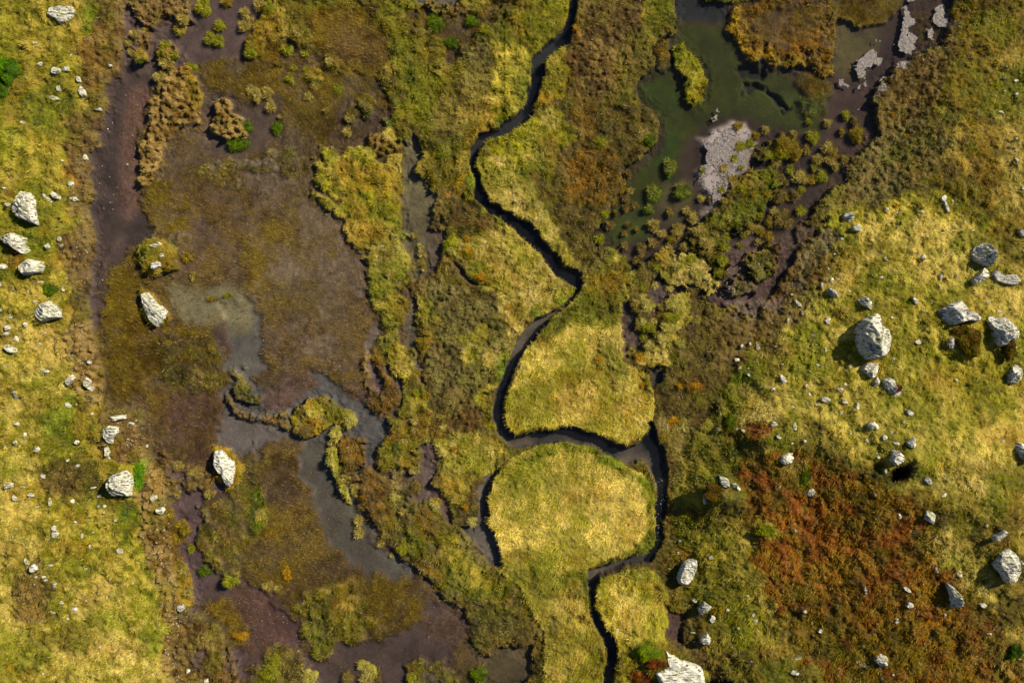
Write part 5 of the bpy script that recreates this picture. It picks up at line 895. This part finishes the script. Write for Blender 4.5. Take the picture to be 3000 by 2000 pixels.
TS = {
(0,0):'1400 45 55 78 g;1565 18 38 32 o;1685 92 34 40 t;1722 132 26 22 t;1685 180 45 42 t;1515 178 36 44 g;1448 270 40 50 g;1505 282 42 42 g;1275 150 40 36 t;1240 205 42 46 m;1740 300 45 60 o;1735 370 42 40 g;1730 620 28 42 t;940 245 30 30 t;1010 215 26 34 t;895 300 30 26 t;905 355 26 24 t;990 400 44 50 m;1150 320 34 30 g;1210 392 34 24 g;1170 455 50 34 t;1118 540 50 34 t;1330 470 34 34 g;1640 990 80 56 v;1708 880 36 44 v',
(1,0):'410 522 62 58 m;345 372 30 26 g;222 350 42 40 g;150 882 38 50 v;85 640 38 44 t;100 730 36 56 t;165 802 14 12 t;632 910 32 32 t;488 762 26 20 t;300 240 34 36 t;15 660 30 60 t;25 20 40 60 t;100 60 34 50 g;80 130 40 30 o;30 340 40 60 o;175 440 40 24 b;1240 165 58 60 v;1212 195 26 24 s;1490 150 50 40 v;1580 215 40 40 g;1345 300 60 40 v',
(2,0):'440 215 22 20 y;1088 1150 46 70 p;980 1330 58 66 p;1172 1320 64 62 p;942 1440 40 34 p;800 1195 28 30 b;755 1280 38 50 o;790 1432 28 28 b;718 1465 18 20 b;1090 1462 26 34 b;1210 1450 32 30 t;1245 1500 40 40 t;975 1545 46 36 t;1555 870 32 28 o;1745 895 26 28 t;1310 1175 18 24 g;880 905 26 30 t;700 1380 34 30 o;640 1480 30 28 g;680 1545 34 26 b;600 985 40 38 g;1150 1560 44 24 t;870 1040 44 34 b;940 975 32 40 v',
(2,1):'605 78 42 40 g;778 125 26 28 b;893 150 36 50 b;975 105 40 34 b;1080 130 26 22 t;1105 75 34 28 o;1140 20 42 50 t;980 10 34 20 t;865 10 18 18 b;668 0 24 14 b;860 225 30 26 b;1190 130 34 28 t;1295 235 34 30 s;1130 265 34 34 s;1275 320 56 40 s;1440 230 36 40 g;1420 305 38 34 g;1460 140 36 28 g;1470 60 36 34 g;1290 30 60 44 t;1340 110 60 48 t;1255 90 30 22 b;1420 400 0 0 g;930 540 50 52 s;900 645 32 30 s;940 690 60 36 g;1110 530 60 46 s;1100 620 60 44 g;1080 690 64 44 s;1030 770 40 34 s;945 810 40 34 s;880 890 34 32 y;1260 1085 42 24 y;1150 1085 22 18 y;895 1080 18 20 y;595 900 30 22 y;1650 0 70 44 t;1115 1325 50 28 y;1050 1430 30 22 o',
(3,0):'537 790 26 36 g;310 945 46 50 g;180 930 24 36 t;100 920 18 20 b;270 1035 26 36 b;412 1020 46 46 t;340 1095 38 34 t;430 1105 44 34 t;465 1145 28 34 t;530 1100 32 32 t;372 1215 44 46 g;225 1225 60 46 t;155 1165 28 36 g;65 1225 44 38 b;75 1345 56 58 b;190 1345 32 42 b;225 1450 38 36 g;110 1510 70 70 b;10 1525 28 44 o;610 930 50 60 o;510 905 18 28 o;600 840 26 40 b;120 1010 76 60 o;80 1060 50 40 g;640 765 0 0 o;130 1255 16 18 b;845 795 14 12 y;950 945 14 12 y;860 1425 22 16 y;510 620 0 0 s',
(1,1):'1132 128 20 18 s;1140 180 28 26 t;1145 240 28 28 t;1158 288 22 18 t;1000 400 30 26 t;1285 0 24 14 t;655 1320 44 56 s;590 1365 24 32 s;550 1405 40 44 s;530 1480 28 30 t;340 1400 60 40 b;1155 800 50 56 o;930 320 30 32 t;1460 80 24 20 y;1420 175 16 18 o;1470 200 30 26 o;1550 340 40 30 y;1610 370 34 28 o;1470 160 30 18 y;1740 545 30 18 y;1320 120 22 20 v;1350 165 26 26 s;1025 1465 26 20 t;1295 1370 26 24 s;1280 1305 30 26 t;1365 1520 14 18 y;1325 285 18 16 t',
(1,2):'525 25 30 46 s;575 90 44 34 g;600 228 16 18 s;685 235 36 48 t;705 450 32 42 t;710 530 36 46 t;860 600 28 34 t;935 688 14 12 s;1015 645 42 36 g;1235 330 38 44 s;1250 310 30 16 y;955 285 38 36 s;215 790 24 36 y;222 835 26 24 y;90 895 40 34 t;150 910 34 22 t;735 1440 44 34 s;790 1490 50 60 s;760 1530 50 44 t;840 1510 24 50 b;1445 345 24 26 y;1490 450 36 34 s;1075 1530 34 46 g;620 155 60 24 t;1100 215 44 54 b;1095 100 34 26 t;1250 180 36 34 b;1540 1500 60 50 v;1010 380 30 20 t;370 1520 60 60 s;630 1530 40 50 b;110 1480 70 60 g;140 1400 40 40 g;300 1560 60 40 b',
(0,1):'1330 330 16 42 t;1465 490 40 16 o;1575 465 36 14 g;1290 205 40 34 o',
(0,2):'1260 470 44 30 o;1295 510 34 34 o;1225 262 24 32 t;1320 640 26 30 g;1600 860 60 40 g;1410 795 44 36 v;1275 780 34 40 t;1305 930 36 44 t;1255 860 26 34 o;1240 560 40 34 o;1450 260 40 34 t;1240 70 40 34 t;1350 120 60 28 t;1180 390 30 34 o;1660 1240 60 26 y',
}
LM2 = LM + [(1190,640,'the sharp stream bend'),(1330,1150,'the large round grass island'),(1330,860,'the triangular grass island'),(1500,1040,'the stream pool'),(745,950,'the arched moss island'),(525,275,'the pinkish hummock island'),(725,175,'the lone round marsh tussock'),(1800,80,'the orange sedge island'),(1595,190,'the green reed islet'),(1105,365,'the narrow stream neck'),(960,480,'the silt channel'),(410,230,'the long tan hummock bank'),(470,30,'the top edge pools'),(1850,330,'the dark pool of tussocks'),(845,1540,'the pale bottom tussock'),(820,1200,'the two joined tussocks'),(800,430,'the ragged green mat')]
ts = []; sd0 = 3000
for (c, r_), txt in TS.items():
    for e in txt.split(';'):
        t = e.split(); x, y, a, b = map(float, t[:4]); p = PAL[t[4]]
        if a < 3: continue
        sd0 += 1; uu, vv = T(c, r_, [(x, y)])[0]; big = max(a, b)
        o = tussock('grass_tussock', uu, vv, a / 3, b / 3, min(.34, .10 + .0045 * min(a, b)), p[0], p[1], p[2], seed=sd0, bl=.13 + .0012 * min(a, b))
        tag(o, None, 'grass tussock', 'grass tussocks of the marsh'); asp = max(a, b) / min(a, b)
        ts.append((o, uu, vv, ('large ' if big > 48 else 'small ' if big < 27 else '') + ('elongated ' if asp > 1.45 else 'round ') + p[3]))
rr = random.Random(77); pts_ = [(t_[1], t_[2]) for t_ in ts]
for poly, n, pal in [([(1640,420),(1700,300),(1900,270),(1930,330),(1860,480),(1760,560),(1660,620)], 34, 'ggtto'), ([(1450,640),(1470,560),(1600,440),(1660,470),(1660,680),(1600,800),(1500,880),(1470,800)], 30, 'tgsbt'), ([(1390,420),(1440,380),(1480,480),(1440,560)], 6, 'bt'), ([(870,560),(960,520),(1000,620),(960,760),(1000,900),(960,1000),(880,900)], 12, 'tgo'), ([(640,40),(760,120),(860,260),(760,300),(640,160)], 8, 'gt')]:
    us = [p[0] for p in poly]; vs_ = [p[1] for p in poly]; k = 0; tries = 0
    while k < n and tries < 3000:
        tries += 1; u = rr.uniform(min(us), max(us)); v = rr.uniform(min(vs_), max(vs_))
        if not pip(np.array([u]), np.array([v]), poly)[0] or min(math.hypot(u - a, v - b) for a, b in pts_) < 19: continue
        k += 1; pts_.append((u, v)); p = PAL[rr.choice(pal)]; a = rr.uniform(6, 12.5); b = a * rr.uniform(.75, 1.15); sd0 += 1
        o = tussock('grass_tussock', u, v, a, b, .10 + .008 * a, p[0], p[1], p[2], seed=sd0, bl=.15); tag(o, None, 'grass tussock', 'grass tussocks of the marsh'); ts.append((o, u, v, ('small ' if a < 9 else '') + 'round ' + p[3]))
autolabel(ts, 'grass tussock', LM2)
# grass grown up round the foot of every boulder and stone
bx = []; by = []; bz = []; bl_ = []; baz = []; r = np.random.default_rng(9)
for o, cu, cv, size in ROCKS:
    me = o.data; co = np.array([v_.co[:2] for v_ in me.vertices])[1:]; rad = np.hypot(co[:, 0], co[:, 1]); ang = np.arctan2(co[:, 1], co[:, 0]); k = rad > rad.max() * .3
    n = int(40 * size * 6.28 * .9) + 6; t = r.uniform(-np.pi, np.pi, n)
    bins = ((ang + np.pi) / (2 * np.pi) * 24).astype(int) % 24; Rm = np.array([rad[bins == i].max() if (bins == i).any() else rad.max() for i in range(24)])
    Rt = Rm[((t + np.pi) / (2 * np.pi) * 24).astype(int) % 24] * r.uniform(.93, 1.12, n); bx.append(o.location.x + Rt * np.cos(t)); by.append(o.location.y + Rt * np.sin(t)); baz.append(t + np.pi * (r.random(n) < .65)); bl_.append(np.full(n, min(.30, .10 + size * .22)))
x = np.concatenate(bx); y = np.concatenate(by); i = np.clip(((x + XL) / D + .5).astype(int), 0, NX - 1); j = np.clip(((y + YL) / D + .5).astype(int), 0, NY - 1); n = len(x); z = gh(x, y, Z)
v, f, cc = blades(x, y, z, np.concatenate(bl_) * (.5 + r.random(n)), .03 * (.6 + .8 * r.random(n)), np.clip(VEG[i, j] * ALB * 1.1 * (.5 + .9 * r.random((n, 1))), .003, .9), .8, 5, np.concatenate(baz), .5)
o = mesh_obj('fringe_grass', v, f, M_GRASS, cc); tag(o, 'longer grass grown up around the feet of boulders and stones', 'grass', kind='stuff')
SH = [ # shrubs
 (30,167,23,33,.5,((104,150,10),(56,84,4)),'tall oval bright green shrub on the left meadow below the top left slab'),
 (10,215,18,26,.4,((104,140,10),(60,84,4)),'dark green shrub at the left edge below the tall oval shrub'),
 (2321,1488,16,18,.35,((84,116,14),(44,64,6)),'round dark green shrub alone in the grass at the lower right edge'),
 (1755,1215,22,15,.3,((150,150,20),(90,96,10)),'yellow green shrub at the left border of the red heath'),
 (2218,787,26,34,.4,((124,116,20),(92,66,16)),'green and brown bush growing below the wide white cracked boulder'),
 (2202,768,20,22,.3,((124,100,26),(84,64,18)),'brown heath bush at the foot of the wide white cracked boulder'),
 (2308,802,14,24,.4,((120,98,30),(78,62,18)),'brown heath bush hanging over the overgrown white boulder'),
 (1487,1495,28,18,.35,((140,150,14),(80,104,6)),'bright green bush on the mound left of the huge bottom rock'),
 (1503,1516,24,11,.25,((124,66,24),(82,44,14)),'dark red moss cushion between the green bush and the huge bottom rock'),
 (1472,1550,22,14,.3,((120,68,24),(80,44,14)),'red heath cushion at the bottom edge left of the huge bottom rock'),
 (1560,1548,14,16,.2,((140,70,24),(96,44,14)),'rusty moss patch growing in a hollow of the huge white bottom rock'),
 (2052,890,9,7,.3,((140,74,30),(100,50,20)),'reddish plant cushion in the hollow of the crescent boulder'),
 (323,1092,12,34,.28,((110,160,10),(70,104,6)),'vivid green fringe of plants along the right side of the tall smooth boulder'),
 (122,664,18,16,.25,((104,130,12),(64,84,6)),'low green shrub right of the ribbed boulders on the left bank'),
 (1640,1130,26,22,.3,((120,96,24),(80,60,14)),'brown heath cushion on the small dark mound'),
 (1675,970,14,20,.25,((110,120,12),(66,80,6)),'green leafy cushion on the crest left of the red heath knoll'),
 (1850,1095,10,26,.22,((100,124,14),(60,76,8)),'strip of green leafy plants in the gap of the red heath'),
]
for i, (u, v, a, b, h_, (c1, c2), lab) in enumerate(SH):
    o = tussock('shrub' if 'moss' not in lab else 'moss_cushion', u, v, a, b, h_, c1, c2, seed=7000 + i, bl=.075, wid=.05, dens=900, lean=1.2); tag(o, lab, 'shrub' if 'moss' not in lab else 'moss')
    if u in (1560, 2052): o.location.z += .4
    if u in (2308, 2218): o.location.z += .15
# ------------------------------------------------------------------ dried algae crusts on the right pond
def mat_scum():
    m, t = new_mat('dried_algae_crust'); N = t.nodes.new; L = t.links.new
    out = N('ShaderNodeOutputMaterial'); b = N('ShaderNodeBsdfPrincipled'); b.inputs['Roughness'].default_value = .8; tc = N('ShaderNodeTexCoord')
    n = N('ShaderNodeTexNoise'); n.inputs['Scale'].default_value = 13; n.inputs['Detail'].default_value = 6; n.inputs['Roughness'].default_value = .75; L(tc.outputs['Object'], n.inputs['Vector'])
    r = N('ShaderNodeValToRGB'); e = r.color_ramp.elements; e[0].position = .38; e[0].color = (.025, .019, .015, 1); e[1].position = .66; e[1].color = (.17, .145, .135, 1); e2 = e.new(.5); e2.color = (.085, .070, .064, 1)
    L(n.outputs[0], r.inputs[0]); L(r.outputs[0], b.inputs['Base Color']); bp = N('ShaderNodeBump'); bp.inputs['Strength'].default_value = .9; bp.inputs['Distance'].default_value = .05; L(n.outputs[0], bp.inputs['Height']); L(bp.outputs[0], b.inputs['Normal']); L(b.outputs[0], out.inputs[0]); return m
M_SCUM = mat_scum()
def crust(poly, lab, hole=0.0, z0=.012, seed=0):
    us = [p[0] for p in poly]; vs_ = [p[1] for p in poly]; x0, y1 = toworld0(min(us) - 10, min(vs_) - 10); x1, y0 = toworld0(max(us) + 10, max(vs_) + 10)
    s = (slice(int((x0 + XL) / D), int((x1 + XL) / D) + 1), slice(int((y0 + YL) / D), int((y1 + YL) / D) + 1))
    mk = pip(U0[s] + wx[s] * .8 + (fbm(X[s], Y[s], .25, 2, 2) - .5) * 9, V0[s] + wy[s] * .8, poly).astype(np.float32); edge = boxblur(mk, 5)
    nz = fbm(X[s], Y[s], .16, 4, 2, .7); keep = (mk > .5) & (nz < .24 + edge * (1.0 - hole * (fbm(X[s], Y[s], .9, 1, 3)) * 1.3)); zz = z0 + .05 * np.sqrt(np.clip(edge, 0, 1)) * (.3 + 1.2 * nz)
    zz = np.maximum(zz, Z[s] + .012)
    a, b = np.nonzero(keep[:-1, :-1]); vid = {}; vl = []; fl = []
    cx, cy = (x0 + x1) / 2, (y0 + y1) / 2; XX, YY = X[s], Y[s]
    for i, j in zip(a.tolist(), b.tolist()):
        f = []
        for di, dj in ((0, 0), (1, 0), (1, 1), (0, 1)):
            k = (i + di, j + dj)
            if k not in vid: vid[k] = len(vl); vl.append((XX[k] - cx, YY[k] - cy, zz[k]))
            f.append(vid[k])
        fl.append(f)
    me = bpy.data.meshes.new('algae_crust'); me.from_pydata([tuple(map(float, p)) for p in vl], [], fl); me.materials.append(M_SCUM)
    o = bpy.data.objects.new('algae_crust', me); C.objects.link(o); o.location = (cx, cy, 0); md = o.modifiers.new('thick', 'SOLIDIFY'); md.thickness = .02
    tag(o, lab, 'algae crust', 'dried algae crusts floating on the right pond'); return o
LIL = 1
crust(T(2,0,[(1520,838),(1600,855),(1640,900),(1685,980),(1668,1080),(1600,1160),(1560,1180),(1540,1240),(1480,1300),(1430,1380),(1400,1470),(1370,1470),(1345,1330),(1290,1270),(1255,1160),(1320,1110),(1330,1040),(1300,950),(1400,900),(1460,890)]), 'largest pale lilac algae crust, in the middle of the right pond', 1.15)
for p, lab in [
 (T(3,0,[(930,30),(960,60),(975,130),(1010,150),(1000,190),(960,200),(965,250),(1010,280),(1010,330),(975,340),(960,370),(900,360),(885,300),(910,250),(900,200),(930,160),(935,90)]), 'long broken grey algae crust running down from the top edge of the right pond'),
 (T(3,0,[(1160,70),(1210,50),(1250,90),(1240,140),(1285,180),(1270,210),(1210,210),(1130,165),(1150,130)]), 'grey algae crust near the top right corner of the pond beside brown sedge'),
 (T(3,0,[(700,355),(730,360),(745,400),(780,410),(770,450),(710,455),(670,490),(665,540),(610,540),(580,490),(600,430),(650,400)]), 'boomerang shaped grey algae crust right of the orange sedge island'),
 (T(3,0,[(1075,220),(1110,215),(1130,250),(1120,285),(1080,280)]), 'small oval algae crust between the long one and the top right one'),
 (T(3,0,[(860,450),(900,430),(950,420),(960,440),(900,470),(870,500),(850,535),(800,545),(770,570),(800,600),(780,620),(740,690),(700,690),(700,670),(750,630),(755,560),(800,530),(850,520)]), 'thin winding algae crust along the brown right shore of the pond'),
 (T(3,0,[(470,560),(520,570),(568,600),(550,615),(490,600)]), 'pale streak of algae at the lower right corner of the orange sedge island'),
 (T(3,0,[(640,580),(660,560),(700,555),(690,580),(660,600),(650,640),(630,620)]), 'small ragged algae crust below the boomerang shaped one'),
 (T(3,0,[(740,262),(765,260),(788,285),(765,297),(745,285)]), 'tiny algae crust above the boomerang shaped one'),
 (T(3,0,[(620,745),(660,750),(680,800),(640,790)]), 'little algae crust by the dark shore below the small ragged one'),
 (T(3,0,[(960,-20),(1010,-20),(1015,10),(990,30),(965,10)]), 'algae crust cut off by the top edge of the picture'),
 (T(2,0,[(1400,780),(1425,755),(1438,780),(1420,800),(1360,828),(1350,815)]), 'small white algae streak above the largest pale algae crust'),
]: crust(p, lab)
# ------------------------------------------------------------------ gravel along the left shore, pebbles on the mud, white specks imitating glints on the stream
def gravel(name, zones, label, cat, seed, s0, s1, tint):
    r = np.random.default_rng(seed); VV = []; FF = []; CC = []; nb = 0
    oct_ = np.array([(1,0,0),(0,1,0),(-1,0,0),(0,-1,0),(0,0,1),(0,0,-1)], float); fo = np.array([(0,1,4),(1,2,4),(2,3,4),(3,0,4),(1,0,5),(2,1,5),(3,2,5),(0,3,5)])
    for poly, n in zones:
        us = [p[0] for p in poly]; vs_ = [p[1] for p in poly]; u = r.uniform(min(us), max(us), n * 3); v = r.uniform(min(vs_), max(vs_), n * 3); k = pip(u, v, poly); u, v = u[k][:n], v[k][:n]
        for a, b in zip(u, v):
            x, y = toworld(a, b); z = float(gh(np.array(x), np.array(y), Z)); s = s0 + (s1 - s0) * r.random() ** 2.5; t = r.random() * 6.28
            q_ = oct_ * (1 + r.uniform(-.35, .35, (6, 3))) * np.array([s, s * r.uniform(.5, 1), s * .6]); c_, s_ = math.cos(t), math.sin(t)
            q_ = np.stack([q_[:, 0] * c_ - q_[:, 1] * s_, q_[:, 0] * s_ + q_[:, 1] * c_, q_[:, 2]], 1) + (x, y, max(z + s * .2, -.02))
            VV.append(q_); FF.append(fo + nb); nb += 6; CC.append(np.tile(np.array(tint) * r.uniform(.5, 1.25) * (1 + r.uniform(-.08, .08, 3)), (6, 1)))
    o = mesh_obj(name, np.concatenate(VV), np.concatenate(FF), M_MOUND, np.concatenate(CC)); tag(o, label, cat, kind='stuff'); return o
gravel('shore_gravel', [([(165,740),(215,750),(238,850),(240,930),(200,940),(170,860)], 150), ([(250,930),(320,950),(345,1060),(330,1080),(290,1010)], 90), ([(345,1060),(372,1100),(395,1200),(400,1280),(425,1340),(432,1420),(400,1480),(440,1568),(385,1600),(385,1420),(355,1330),(330,1230),(325,1140)], 420), ([(500-330,520),(205,560),(200,660),(170,700)], 50)],
       'loose pale gravel scattered along the brown left shore', 'gravel', 3, .02, .09, (.20, .18, .14))
gravel('pebbles_and_glints', [([(262,180),(290,180),(285,400),(270,500),(225,500),(225,380)], 46), ([(290,160),(350,200),(318,330),(290,480),(270,300)], 40), ([(210,540),(260,560),(230,700),(212,700)], 14), ([(1500,1095),(1520,1095),(1528,1140),(1520,1230),(1508,1230)], 60), ([(1640,680),(1700,560),(1740,560),(1760,600),(1700,700)], 160), ([(1480,690),(1540,650),(1560,690),(1500,720),(1470,800)], 50), ([(2040,150),(2190,60),(2200,120),(2100,180)], 60), ([(1600,400),(1670,420),(1640,500)], 40), ([(560,500),(800,500),(800,850),(560,850)], 26), ([(600,1400),(680,1400),(700,1500),(560,1500)], 20), ([(950,1000),(1000,1000),(1000,1500),(960,1500)], 14)],
       'small white pebbles in shallow mud, and white specks imitating glints on the stream', 'pebbles', 4, .012, .05, (.34, .33, .32))
